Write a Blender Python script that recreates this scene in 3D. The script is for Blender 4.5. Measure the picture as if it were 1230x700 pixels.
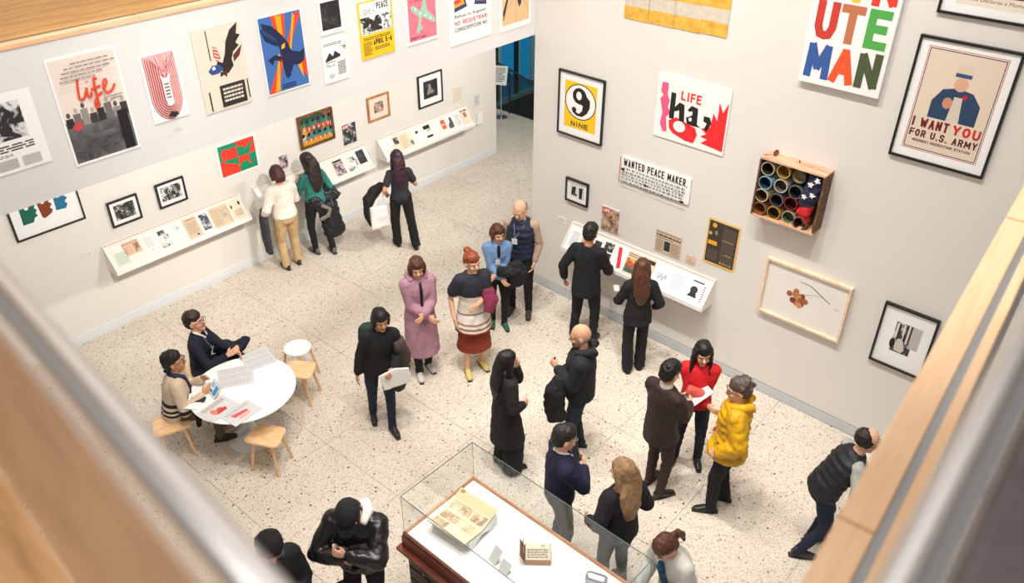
import bpy, bmesh, math, random
from mathutils import Vector, Matrix, noise
for o in list(bpy.data.objects): bpy.data.objects.remove(o)
S = bpy.context.scene; COL = S.collection
R = math.radians
V = Vector
# ---------------------------------------------------------------- camera
YAW, PITCH, ROLL, FPX, CH = -0.710215522, 0.582673262, 0.00269342638, 978.948079, 6.7
cy_, sy_, cp_, sp_ = math.cos(YAW), math.sin(YAW), math.cos(PITCH), math.sin(PITCH)
FW = V((sy_*cp_, cy_*cp_, -sp_)); RT = V((cy_, -sy_, 0)); UP = RT.cross(FW)
RT, UP = RT*math.cos(ROLL)+UP*math.sin(ROLL), UP*math.cos(ROLL)-RT*math.sin(ROLL)
CAM = V((0, 0, CH))
cd = bpy.data.cameras.new('camera'); cam = bpy.data.objects.new('camera', cd); COL.objects.link(cam)
cam.matrix_world = Matrix(((RT.x, UP.x, -FW.x, 0), (RT.y, UP.y, -FW.y, 0), (RT.z, UP.z, -FW.z, CH), (0, 0, 0, 1)))
cd.sensor_width = 36; cd.lens = FPX/1230*36; cd.clip_start = .02; cd.clip_end = 100
cd.dof.use_dof = True; cd.dof.focus_distance = 9.6; cd.dof.aperture_fstop = 1.5
S.camera = cam
# ---------------------------------------------------------------- world, exposure, lights
w = bpy.data.worlds.new('world'); S.world = w; w.use_nodes = True
w.node_tree.nodes['Background'].inputs[0].default_value = (1, .97, .93, 1)
w.node_tree.nodes['Background'].inputs[1].default_value = .42
S.view_settings.view_transform = 'Standard'; S.view_settings.look = 'None'
S.view_settings.gamma = 1; S.view_settings.use_curve_mapping = False
S.view_settings.exposure = -0.22
def area(name, loc, tgt, sx, sy, power, col=(1, .97, .93), spread=180):
    l = bpy.data.lights.new(name, 'AREA'); l.shape = 'RECTANGLE'; l.size = sx; l.size_y = sy; l.energy = power; l.color = col; l.spread = R(spread)
    o = bpy.data.objects.new(name, l); COL.objects.link(o); o.location = loc
    o.rotation_euler = (V(tgt)-V(loc)).to_track_quat('-Z', 'Y').to_euler(); return o
def spot(name, loc, tgt, power, ang=60, rad=.06, col=(1, .955, .90), blend=.8):
    l = bpy.data.lights.new(name, 'SPOT'); l.energy = power; l.spot_size = R(ang); l.spot_blend = blend; l.shadow_soft_size = rad; l.color = col
    o = bpy.data.objects.new(name, l); COL.objects.link(o); o.location = loc
    o.rotation_euler = (V(tgt)-V(loc)).to_track_quat('-Z', 'Y').to_euler(); return o
area('atrium_light', (-3.6, 4.2, 8.9), (-3.6, 4.4, 0), 5, 5, 110)
for i, (x, y) in enumerate([(-5.2, 4.9), (-3.2, 4.7), (-4.9, 2.6), (-2.6, 2.6), (-1.0, 4.2)]):
    spot('track_light', (x, y, 8.8), (x-.4, y+.4, 0), 720, 70, .06)
for x in (-5.6, -3.8, -1.9): spot('wall_washer', (x, 4.6, 8.7), (x-.1, 8.1, 2.0), 760, 66, .04)
for y in (3.2, 5.8, 8.4, 11.0): spot('gallery_downlight', (-7.0, y, 3.62), (-10.1, y+.1, 1.3), 350, 100, .03)
for y in (1.5, 3.6, 5.7, 7.4): spot('cross_track_light', (-.3, y-.6, 9.0), (-10.2, y+1.5, .9), 900, 34, .05, blend=.9)
for y in (2.0, 5.0, 8.0, 10.6): area('gallery_panel_light', (-7.9, y, 3.66), (-8.1, y, 0), .5, 1.8, 9, (1, .96, .9))
area('stairwell_daylight', (-11.3, 15.9, 3.6), (-13.9, 16.1, .4), 1.6, 2, 60, (.75, .9, 1))
area('stair_hall_light', (-11.6, 12.4, 3.6), (-11.6, 12.4, 0), 1, 1, 22, (.72, 1, .88))
area('upper_gallery_light', (-9, 4.6, 8.4), (-9, 4.6, 4.9), 3, 6, 170, (1, .84, .62))
area('near_gallery_light', (-1.2, -1.0, 8.9), (-1.0, .2, 4.9), 3.0, 2, 170, (1, .95, .9))
spot('parapet_spot', (-2.6, 3.4, 8.8), (-6.6, 5.0, 4.2), 170, 70, .1)

# ---------------------------------------------------------------- pixel rays on real planes
def ray(px, py): return FW + RT*((px-615)/FPX) - UP*((py-350)/FPX)
def gnd(px, py, z=0):
    d = ray(px, py); return CAM + d*((z-CH)/d.z)
DYW = -0.0277336232
P0 = gnd(640, 337); dB = V((math.cos(DYW), math.sin(DYW), 0)); nB = V((dB.y, -dB.x, 0))
XA, XP = -10.2, -6.62
MB_ = Matrix(((dB.x, 0, nB.x, P0.x), (dB.y, 0, nB.y, P0.y), (0, 1, 0, 0), (0, 0, 0, 1)))      # wall B: x along, y up, z out
MA_ = Matrix(((0, 0, 1, XA), (1, 0, 0, 0), (0, 1, 0, 0), (0, 0, 0, 1)))
MP_ = Matrix(((0, 0, 1, XP), (1, 0, 0, 0), (0, 1, 0, 0), (0, 0, 0, 1)))
def on(M, px, py, off=0):
    Mi = M.inverted(); o = Mi @ CAM; d = Mi.to_3x3() @ ray(px, py); t = (off-o.z)/d.z; p = o+d*t; return p.x, p.y
# ---------------------------------------------------------------- materials
MATS = {}
def mat(name, col, rough=.6, metal=0, bump=0, bscale=60, var=0, vscale=8, emit=0, spec=.5, coat=0, sheen=0, trans=0, ior=1.45, col2=None):
    if name in MATS: return MATS[name]
    m = bpy.data.materials.new(name); m.use_nodes = True; nt = m.node_tree; b = nt.nodes['Principled BSDF']
    b.inputs['Base Color'].default_value = (*col, 1); b.inputs['Roughness'].default_value = rough; b.inputs['Metallic'].default_value = metal
    b.inputs['Specular IOR Level'].default_value = spec; b.inputs['Coat Weight'].default_value = coat; b.inputs['Sheen Weight'].default_value = sheen
    b.inputs['Transmission Weight'].default_value = trans; b.inputs['IOR'].default_value = ior
    if emit: b.inputs['Emission Color'].default_value = (*col, 1); b.inputs['Emission Strength'].default_value = emit
    if var or col2 or bump: tc = nt.nodes.new('ShaderNodeTexCoord')
    if var or col2:
        n = nt.nodes.new('ShaderNodeTexNoise'); n.inputs['Scale'].default_value = vscale; n.inputs['Detail'].default_value = 4
        nt.links.new(tc.outputs['Object'], n.inputs['Vector'])
        r = nt.nodes.new('ShaderNodeValToRGB'); r.color_ramp.elements[0].position = .35; r.color_ramp.elements[1].position = .65
        c2 = col2 or tuple(c*(1-var) for c in col)
        r.color_ramp.elements[0].color = (*c2, 1); r.color_ramp.elements[1].color = (*col, 1)
        nt.links.new(n.outputs['Fac'], r.inputs['Fac']); nt.links.new(r.outputs['Color'], b.inputs['Base Color'])
    if bump:
        n2 = nt.nodes.new('ShaderNodeTexNoise'); n2.inputs['Scale'].default_value = bscale; n2.inputs['Detail'].default_value = 5
        nt.links.new(tc.outputs['Object'], n2.inputs['Vector'])
        bp = nt.nodes.new('ShaderNodeBump'); bp.inputs['Strength'].default_value = bump; bp.inputs['Distance'].default_value = .01
        nt.links.new(n2.outputs['Fac'], bp.inputs['Height']); nt.links.new(bp.outputs['Normal'], b.inputs['Normal'])
    MATS[name] = m; return m
def hexc(h): return tuple((((int(h[i:i+2], 16)/255)+.055)/1.055)**2.4 if int(h[i:i+2], 16) > 10 else int(h[i:i+2], 16)/255/12.92 for i in (0, 2, 4))
def ink(h): return mat('ink_'+h, hexc(h), .7)
def wood(name, c1, c2, sc=(1.2, 14, 14), rough=.45, coat=0):
    if name in MATS: return MATS[name]
    m = bpy.data.materials.new(name); m.use_nodes = True; nt = m.node_tree; b = nt.nodes['Principled BSDF']
    tc = nt.nodes.new('ShaderNodeTexCoord'); mp = nt.nodes.new('ShaderNodeMapping'); mp.inputs['Scale'].default_value = sc
    n = nt.nodes.new('ShaderNodeTexNoise'); n.inputs['Scale'].default_value = 2.2; n.inputs['Detail'].default_value = 7; n.inputs['Distortion'].default_value = .6
    r = nt.nodes.new('ShaderNodeValToRGB'); r.color_ramp.elements[0].position = .3; r.color_ramp.elements[1].position = .7
    r.color_ramp.elements[0].color = (*c1, 1); r.color_ramp.elements[1].color = (*c2, 1)
    nt.links.new(tc.outputs['Object'], mp.inputs[0]); nt.links.new(mp.outputs[0], n.inputs['Vector']); nt.links.new(n.outputs['Fac'], r.inputs['Fac'])
    nt.links.new(r.outputs[0], b.inputs['Base Color']); b.inputs['Roughness'].default_value = rough; b.inputs['Coat Weight'].default_value = coat
    MATS[name] = m; return m
def photo(name, dark, light, scale=30, lo=.42, hi=.58, mid=None):
    """a printed halftone photograph: blotches of ink on paper"""
    if name in MATS: return MATS[name]
    m = bpy.data.materials.new(name); m.use_nodes = True; nt = m.node_tree; b = nt.nodes['Principled BSDF']
    tc = nt.nodes.new('ShaderNodeTexCoord'); n = nt.nodes.new('ShaderNodeTexNoise'); n.inputs['Scale'].default_value = scale; n.inputs['Detail'].default_value = 3; n.inputs['Distortion'].default_value = 1.2
    r = nt.nodes.new('ShaderNodeValToRGB'); r.color_ramp.elements[0].position = lo; r.color_ramp.elements[1].position = hi
    r.color_ramp.elements[0].color = (*dark, 1); r.color_ramp.elements[1].color = (*light, 1)
    if mid: e = r.color_ramp.elements.new((lo+hi)/2); e.color = (*mid, 1)
    n2 = nt.nodes.new('ShaderNodeTexNoise'); n2.inputs['Scale'].default_value = scale*.28; n2.inputs['Detail'].default_value = 1
    mx = nt.nodes.new('ShaderNodeMix'); mx.inputs[0].default_value = .5; nt.links.new(n.outputs['Fac'], mx.inputs[2]); nt.links.new(n2.outputs['Fac'], mx.inputs[3]); nt.links.new(tc.outputs['Object'], n2.inputs['Vector'])
    nt.links.new(tc.outputs['Object'], n.inputs['Vector']); nt.links.new(mx.outputs[0], r.inputs['Fac']); nt.links.new(r.outputs[0], b.inputs['Base Color'])
    b.inputs['Roughness'].default_value = .6; MATS[name] = m; return m
def stripes(name, stops, axis='Z', scale=1.0, rough=.8, warp=0, bump=0):
    """cloth woven in bands: stops = [(pos, colour)] over a coordinate in metres/scale"""
    if name in MATS: return MATS[name]
    m = bpy.data.materials.new(name); m.use_nodes = True; nt = m.node_tree; b = nt.nodes['Principled BSDF']
    tc = nt.nodes.new('ShaderNodeTexCoord'); sx = nt.nodes.new('ShaderNodeSeparateXYZ'); nt.links.new(tc.outputs['Object'], sx.inputs[0])
    ma = nt.nodes.new('ShaderNodeMath'); ma.operation = 'MULTIPLY'; ma.inputs[1].default_value = scale; nt.links.new(sx.outputs[axis], ma.inputs[0])
    src = ma.outputs[0]
    r = nt.nodes.new('ShaderNodeValToRGB'); r.color_ramp.interpolation = 'CONSTANT'
    r.color_ramp.elements[0].position = stops[0][0]; r.color_ramp.elements[0].color = (*stops[0][1], 1)
    r.color_ramp.elements[1].position = stops[1][0]; r.color_ramp.elements[1].color = (*stops[1][1], 1)
    for p, c in stops[2:]:
        e = r.color_ramp.elements.new(p); e.color = (*c, 1)
    nt.links.new(src, r.inputs['Fac']); nt.links.new(r.outputs[0], b.inputs['Base Color']); b.inputs['Roughness'].default_value = rough
    MATS[name] = m; return m
def terrazzo():
    m = bpy.data.materials.new('terrazzo'); m.use_nodes = True; nt = m.node_tree; b = nt.nodes['Principled BSDF']; L = nt.links.new
    g = nt.nodes.new('ShaderNodeNewGeometry')
    base = nt.nodes.new('ShaderNodeTexNoise'); base.inputs['Scale'].default_value = 1.3; base.inputs['Detail'].default_value = 5; L(g.outputs['Position'], base.inputs['Vector'])
    rb = nt.nodes.new('ShaderNodeValToRGB'); rb.color_ramp.elements[0].position = .3; rb.color_ramp.elements[1].position = .7
    rb.color_ramp.elements[0].color = (.60, .53, .445, 1); rb.color_ramp.elements[1].color = (.69, .62, .535, 1); L(base.outputs['Fac'], rb.inputs['Fac'])
    cur = rb.outputs[0]
    for sc, th, jit, spread in ((24, .17, 1, 'dark'), (50, .22, 1, 'tan'), (66, .22, 1, 'pale'), (85, .24, 1, 'dark2')):
        v = nt.nodes.new('ShaderNodeTexVoronoi'); v.inputs['Scale'].default_value = sc; v.inputs['Randomness'].default_value = 1; L(g.outputs['Position'], v.inputs['Vector'])
        sh = nt.nodes.new('ShaderNodeSeparateColor'); L(v.outputs['Color'], sh.inputs[0])
        # chip size varies per cell: distance < th * random
        mu = nt.nodes.new('ShaderNodeMath'); mu.operation = 'MULTIPLY'; mu.inputs[1].default_value = th*1.9; L(sh.outputs[0], mu.inputs[0])
        lt = nt.nodes.new('ShaderNodeMath'); lt.operation = 'LESS_THAN'; L(v.outputs['Distance'], lt.inputs[0]); L(mu.outputs[0], lt.inputs[1])
        pick = nt.nodes.new('ShaderNodeMath'); pick.operation = 'GREATER_THAN'; pick.inputs[1].default_value = {'dark': .6, 'tan': .25, 'pale': .3, 'dark2': .45}[spread]; L(sh.outputs[1], pick.inputs[0])
        f = nt.nodes.new('ShaderNodeMath'); f.operation = 'MULTIPLY'; L(lt.outputs[0], f.inputs[0]); L(pick.outputs[0], f.inputs[1])
        ch = nt.nodes.new('ShaderNodeValToRGB'); L(sh.outputs[2], ch.inputs['Fac'])
        c = {'dark': ((.035, .03, .025), (.17, .13, .09)), 'tan': ((.3, .22, .14), (.45, .36, .27)), 'pale': ((.8, .76, .7), (.66, .6, .52)), 'dark2': ((.05, .045, .04), (.25, .19, .13))}[spread]
        ch.color_ramp.elements[0].color = (*c[0], 1); ch.color_ramp.elements[1].color = (*c[1], 1)
        mx = nt.nodes.new('ShaderNodeMixRGB'); L(f.outputs[0], mx.inputs[0]); L(cur, mx.inputs[1]); L(ch.outputs[0], mx.inputs[2]); cur = mx.outputs[0]
    L(cur, b.inputs['Base Color']); b.inputs['Roughness'].default_value = .32; b.inputs['Specular IOR Level'].default_value = .35
    return m
M_wall = mat('wall_paint', (.71, .685, .65), .75, bump=.03, bscale=90)
M_wallL = mat('wall_paint_left', (.76, .73, .68), .75, bump=.03, bscale=90)
M_ceil = mat('ceiling_paint', (.72, .7, .67), .85)
M_base = mat('baseboard_grey', (.52, .55, .57), .45)
M_baseW = mat('baseboard_white', (.74, .76, .78), .45)
M_terr = terrazzo()
M_maple = wood('maple', hexc('E8BE94'), hexc('F3CFA8'), (1.0, 12, 12), .42)
M_mapleY = wood('maple_lengthwise', hexc('DDA062'), hexc('F2BD82'), (12, .8, 12), .4)
M_floorwood = wood('gallery_floor_wood', hexc('BE8440'), hexc('E3AE62'), (9, .8, 9), .3)
M_birch = wood('birch', hexc('DDB080'), hexc('F0CB9C'), (3, 12, 12), .5)
M_walnut = wood('case_mahogany', hexc('4A1D12'), hexc('7C3A24'), (1.0, 14, 14), .4, .2)
M_casedark = wood('case_dark', hexc('1C0E0A'), hexc('3A1E15'), (1.0, 14, 14), .45)
M_white = mat('white_laminate', (.86, .86, .85), .3)
M_whitep = mat('white_painted_shelf', (.82, .79, .74), .6)
M_shelfedge = mat('shelf_wood_line', hexc('B9834F'), .5)
M_steel = mat('brushed_steel', (.72, .72, .74), .28, 1, bump=.02, bscale=200)
M_black = mat('black_frame_lacquer', (.012, .011, .01), .35)
M_paper = mat('paper_white', (.86, .85, .83), .7)
M_cream = mat('paper_cream', (.78, .70, .60), .7)
M_mat = mat('matboard', (.85, .85, .84), .8)
M_glass = None
def glass_mat(name, tint=(.982, .992, .989), rough=0.0):
    if name in MATS: return MATS[name]
    m = bpy.data.materials.new(name); m.use_nodes = True; nt = m.node_tree; nt.nodes.clear(); L = nt.links.new
    o = nt.nodes.new('ShaderNodeOutputMaterial'); t = nt.nodes.new('ShaderNodeBsdfTransparent'); t.inputs[0].default_value = (*tint, 1)
    g = nt.nodes.new('ShaderNodeBsdfGlossy'); g.inputs['Roughness'].default_value = .02; lw = nt.nodes.new('ShaderNodeLayerWeight'); pw_ = nt.nodes.new('ShaderNodeMath'); pw_.operation = 'POWER'; pw_.inputs[1].default_value = 4.5; L(lw.outputs['Facing'], pw_.inputs[0]); f = nt.nodes.new('ShaderNodeMath'); f.operation = 'MULTIPLY_ADD'; f.inputs[1].default_value = .42; f.inputs[2].default_value = .035; L(pw_.outputs[0], f.inputs[0])
    mx = nt.nodes.new('ShaderNodeMixShader'); L(f.outputs[0], mx.inputs[0]); L(t.outputs[0], mx.inputs[1]); L(g.outputs[0], mx.inputs[2]); L(mx.outputs[0], o.inputs[0])
    MATS[name] = m; return m
M_glass = glass_mat('clear_glass'); M_gedge = mat('glass_edge', (.12, .2, .19), .15)
# ---------------------------------------------------------------- mesh helpers
def link(o, parent=None):
    COL.objects.link(o)
    if parent: o.parent = parent
    return o
def obj(name, bm, mats, parent=None, smooth=False):
    if isinstance(bm, bmesh.types.BMesh):
        me = bpy.data.meshes.new(name); bmesh.ops.recalc_face_normals(bm, faces=bm.faces)
        bm.to_mesh(me); bm.free()
    else: me = bm
    if not isinstance(mats, (list, tuple)): mats = [mats]
    if not me.materials:
        for m in mats: me.materials.append(m)
    if smooth:
        for p in me.polygons: p.use_smooth = True
    return link(bpy.data.objects.new(name, me), parent)
class BM:
    def __init__(s): s.bm = bmesh.new()
    def box(s, x0, x1, y0, y1, z0, z1, mi=0, bev=0):
        r = bmesh.ops.create_cube(s.bm, size=1); vs = r['verts']
        for v in vs: v.co = V((x0+(v.co.x+.5)*(x1-x0), y0+(v.co.y+.5)*(y1-y0), z0+(v.co.z+.5)*(z1-z0)))
        fs = {f for v in vs for f in v.link_faces}
        for f in fs: f.material_index = mi
        if bev:
            es = {e for v in vs for e in v.link_edges}
            bmesh.ops.bevel(s.bm, geom=list(es), offset=bev, segments=2, affect='EDGES')
        return s
    def loft(s, rings, n=14, mi=0, capdome=True):
        """rings: (centre, X half axis vector, Y half axis vector)"""
        L = []
        for c, a, b in rings:
            L.append([s.bm.verts.new(V(c)+V(a)*math.cos(2*math.pi*i/n)+V(b)*math.sin(2*math.pi*i/n)) for i in range(n)])
        for A, B in zip(L, L[1:]):
            for i in range(n):
                f = s.bm.faces.new((A[i], A[(i+1) % n], B[(i+1) % n], B[i])); f.material_index = mi
        for Lr, k in ((L[0], 0), (L[-1], -1)):
            f = s.bm.faces.new(Lr[::-1] if k == 0 else Lr); f.material_index = mi
        return s
    def limb(s, pts, rad, side=(1, 0, 0), n=12, mi=0, dome=True):
        """tube through pts; rad = r or (r_side, r_other)"""
        pts = [V(p) for p in pts]; rad = [r if isinstance(r, tuple) else (r, r) for r in rad]; rings = []
        for i, p in enumerate(pts):
            d = (pts[min(i+1, len(pts)-1)]-pts[max(i-1, 0)]).normalized()
            sd = V(side); a = (sd-d*sd.dot(d))
            if a.length < .15: sd = V((0, 1, 0)); a = sd-d*sd.dot(d)
            a.normalize(); b = d.cross(a)
            ra, rb = rad[i]
            if i == 0 and dome:
                for t in (.35, .75): rings.append((p-d*min(ra, rb)*(1-t)*.9, a*ra*math.sqrt(1-(1-t)**2), b*rb*math.sqrt(1-(1-t)**2)))
            rings.append((p, a*ra, b*rb))
            if i == len(pts)-1 and dome:
                for t in (.75, .35): rings.append((p+d*min(ra, rb)*(1-t)*.9, a*ra*math.sqrt(1-(1-t)**2), b*rb*math.sqrt(1-(1-t)**2)))
        return s.loft(rings, n, mi)
    def chain(s, pts, rad, n=12):
        """tapered round segments that meet in full balls at the joints"""
        pts = [V(p) for p in pts]
        for (p, q, r0, r1) in zip(pts, pts[1:], rad, rad[1:]):
            if (q-p).length > .004: s.limb([p, q], [r0, r1], n=n)
        for p, r in zip(pts, rad): s.ell(p, (r, r, r), u=12, v=8)
        return s
    def ell(s, c, r, rot=None, mi=0, u=14, v=9):
        q = bmesh.ops.create_uvsphere(s.bm, u_segments=u, v_segments=v, radius=1)
        for x in q['verts']:
            p = V((x.co.x*r[0], x.co.y*r[1], x.co.z*r[2]))
            if rot: p = rot @ p
            x.co = p+V(c)
        for f in {f for x in q['verts'] for f in x.link_faces}: f.material_index = mi
        return s
    def prism(s, poly, z0, z1, mi=0, M=None):
        M = M or Matrix()
        a = [s.bm.verts.new(M @ V((x, y, z0))) for x, y in poly]; b = [s.bm.verts.new(M @ V((x, y, z1))) for x, y in poly]
        n = len(poly)
        fs = [s.bm.faces.new(a[::-1]), s.bm.faces.new(b)]+[s.bm.faces.new((a[i], a[(i+1) % n], b[(i+1) % n], b[i])) for i in range(n)]
        for f in fs: f.material_index = mi
        return s
    def poly(s, pts, mi=0):
        f = s.bm.faces.new([s.bm.verts.new(V(p)) for p in pts]); f.material_index = mi; return s
    def out(s, name, mats, parent=None, smooth=False): return obj(name, s.bm, mats, parent, smooth)
PEND = []
def sculpt(b, name, mats, parent, voxel=.011, smooth=4, disp=0, dsize=.08):
    """fuse overlapping solids to one smooth surface (voxel remesh), applied at the end in one go"""
    o = obj(name, b.bm, mats, parent)
    m = o.modifiers.new('r', 'REMESH'); m.mode = 'VOXEL'; m.voxel_size = voxel; m.use_smooth_shade = True
    if disp:
        t = bpy.data.textures.get('folds%g' % dsize) or bpy.data.textures.new('folds%g' % dsize, 'CLOUDS'); t.noise_scale = dsize; t.noise_depth = 1
        d = o.modifiers.new('d', 'DISPLACE'); d.texture = t; d.strength = disp; d.mid_level = .5; d.texture_coords = 'GLOBAL'
    if smooth: q = o.modifiers.new('s', 'SMOOTH'); q.iterations = smooth; q.factor = .5
    PEND.append(o); return o
def bake():
    bpy.context.view_layer.update(); dg = bpy.context.evaluated_depsgraph_get()
    new = [(o, bpy.data.meshes.new_from_object(o.evaluated_get(dg))) for o in PEND]
    for o, me in new:
        ms = list(o.data.materials); o.modifiers.clear(); nm = o.name; o.data = me; me.name = nm
        me.materials.clear()
        for m in ms: me.materials.append(m)
        for p in me.polygons: p.use_smooth = True; p.material_index = 0
def thing(name, label, cat, loc=(0, 0, 0), rz=0, group=None, M=None):
    o = bpy.data.objects.new(name, None); COL.objects.link(o); o.empty_display_size = .1
    if M is not None: o.matrix_world = M
    else: o.location = loc; o.rotation_euler = (0, 0, rz)
    o['label'] = label; o['category'] = cat
    if group: o['group'] = group
    return o
def tag(o, label, cat, group=None):
    o['label'] = label; o['category'] = cat
    if group: o['group'] = group
    return o
def struct(o): o['kind'] = 'structure'; return o
GL = {'A': [[(0, 0), (.5, 1), (1, 0)], [(.2, .32), (.8, .32)]], 'B': [[(0, 0), (0, 1), (.75, 1), (.95, .8), (.75, .53), (1, .3), (.8, 0), (0, 0)], [(0, .53), (.75, .53)]], 'C': [[(1, .82), (.75, 1), (.25, 1), (0, .75), (0, .25), (.25, 0), (.75, 0), (1, .18)]],
 'D': [[(0, 0), (0, 1), (.65, 1), (1, .7), (1, .3), (.65, 0), (0, 0)]], 'E': [[(1, 1), (0, 1), (0, 0), (1, 0)], [(0, .52), (.85, .52)]], 'F': [[(1, 1), (0, 1), (0, 0)], [(0, .52), (.85, .52)]], 'G': [[(1, .85), (.7, 1), (.25, 1), (0, .75), (0, .25), (.25, 0), (1, 0), (1, .48), (.6, .48)]],
 'I': [[(.5, 0), (.5, 1)]], 'K': [[(0, 0), (0, 1)], [(1, 1), (.05, .42)], [(.3, .55), (1, 0)]], 'L': [[(0, 1), (0, 0), (1, 0)]], 'M': [[(0, 0), (.05, 1), (.5, .25), (.95, 1), (1, 0)]], 'N': [[(0, 0), (0, 1), (1, 0), (1, 1)]],
 'O': [[(.5, 1), (.15, .9), (0, .6), (0, .4), (.15, .1), (.5, 0), (.85, .1), (1, .4), (1, .6), (.85, .9), (.5, 1)]], 'P': [[(0, 0), (0, 1), (.75, 1), (1, .8), (1, .62), (.75, .45), (0, .45)]], 'R': [[(0, 0), (0, 1), (.75, 1), (1, .8), (1, .65), (.75, .48), (0, .48)], [(.5, .48), (1, 0)]],
 'S': [[(1, .85), (.75, 1), (.25, 1), (0, .8), (.1, .6), (.9, .42), (1, .2), (.75, 0), (.25, 0), (0, .16)]], 'T': [[(0, 1), (1, 1)], [(.5, 1), (.5, 0)]], 'U': [[(0, 1), (0, .3), (.2, .04), (.5, 0), (.8, .04), (1, .3), (1, 1)]], 'V': [[(0, 1), (.5, 0), (1, 1)]], 'W': [[(0, 1), (.22, 0), (.5, .75), (.78, 0), (1, 1)]],
 'Y': [[(0, 1), (.5, .45), (1, 1)], [(.5, .45), (.5, 0)]], '5': [[(.9, 1), (.1, 1), (.05, .55), (.7, .58), (1, .4), (1, .2), (.7, 0), (.2, 0), (0, .12)]], '6': [[(.9, 1), (.4, .9), (.05, .5), (.05, .2), (.3, 0), (.7, 0), (1, .2), (.95, .42), (.65, .55), (.1, .42)]], '-': [[(.1, .5), (.9, .5)]], '.': [[(.4, .0), (.6, .0)]], ',': [[(.6, .1), (.4, -.15)]],
 'h': [[(0, 0), (0, 1)], [(0, .5), (.5, .66), (1, .5), (1, 0)]], 'a': [[(.1, .6), (.5, .68), (1, .55), (1, 0)], [(1, .36), (.3, .36), (0, .2), (.25, 0), (.7, .03), (1, .16)]],
 '9': [[(.5, 1), (.12, .9), (.0, .7), (.12, .5), (.5, .42), (.88, .5), (1, .7), (.88, .9), (.5, 1)], [(1, .7), (1, .4), (.8, .1), (.45, 0), (.1, .08), (.08, .2)]]}
TXT = {}
def text_faces(s, bold=.0):
    """lettering as flat faces in a unit box"""
    if (s, bold) in TXT: return TXT[(s, bold)]
    c = bpy.data.curves.new('t', 'FONT'); c.body = s; c.size = 1; c.offset = bold; c.resolution_u = 3
    o = bpy.data.objects.new('t', c); COL.objects.link(o); bpy.context.view_layer.update()
    me = bpy.data.meshes.new_from_object(o.evaluated_get(bpy.context.evaluated_depsgraph_get()))
    vs = [(v.co.x, v.co.y) for v in me.vertices]; fs = [tuple(p.vertices) for p in me.polygons]
    x0 = min(v[0] for v in vs); x1 = max(v[0] for v in vs); y0 = min(v[1] for v in vs); y1 = max(v[1] for v in vs)
    vs = [((x-x0)/(x1-x0), (y-y0)/(y1-y0)) for x, y in vs]
    bpy.data.objects.remove(o); bpy.data.meshes.remove(me); bpy.data.curves.remove(c)
    TXT[(s, bold)] = (vs, fs); return vs, fs
def lines(col, x0, y0, x1, y1, n, seed=0, fill=.5, gaps=True):
    """rows of small type: word-length bars"""
    rnd = random.Random(seed+n*7+int(x0*100)); out = []; h = (y1-y0)/n
    for i in range(n):
        y = y1-(i+.5)*h; x = x0; end = x1-(rnd.random()*.25*(x1-x0) if i % 4 == 3 else 0)
        while x < end-.01:
            wl = (x1-x0)*rnd.uniform(.06, .2) if gaps else end-x; xe = min(x+wl, end)
            out.append(('r', col, x, y-h*fill/2, xe, y+h*fill/2)); x = xe+(x1-x0)*.025
    return out
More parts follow.
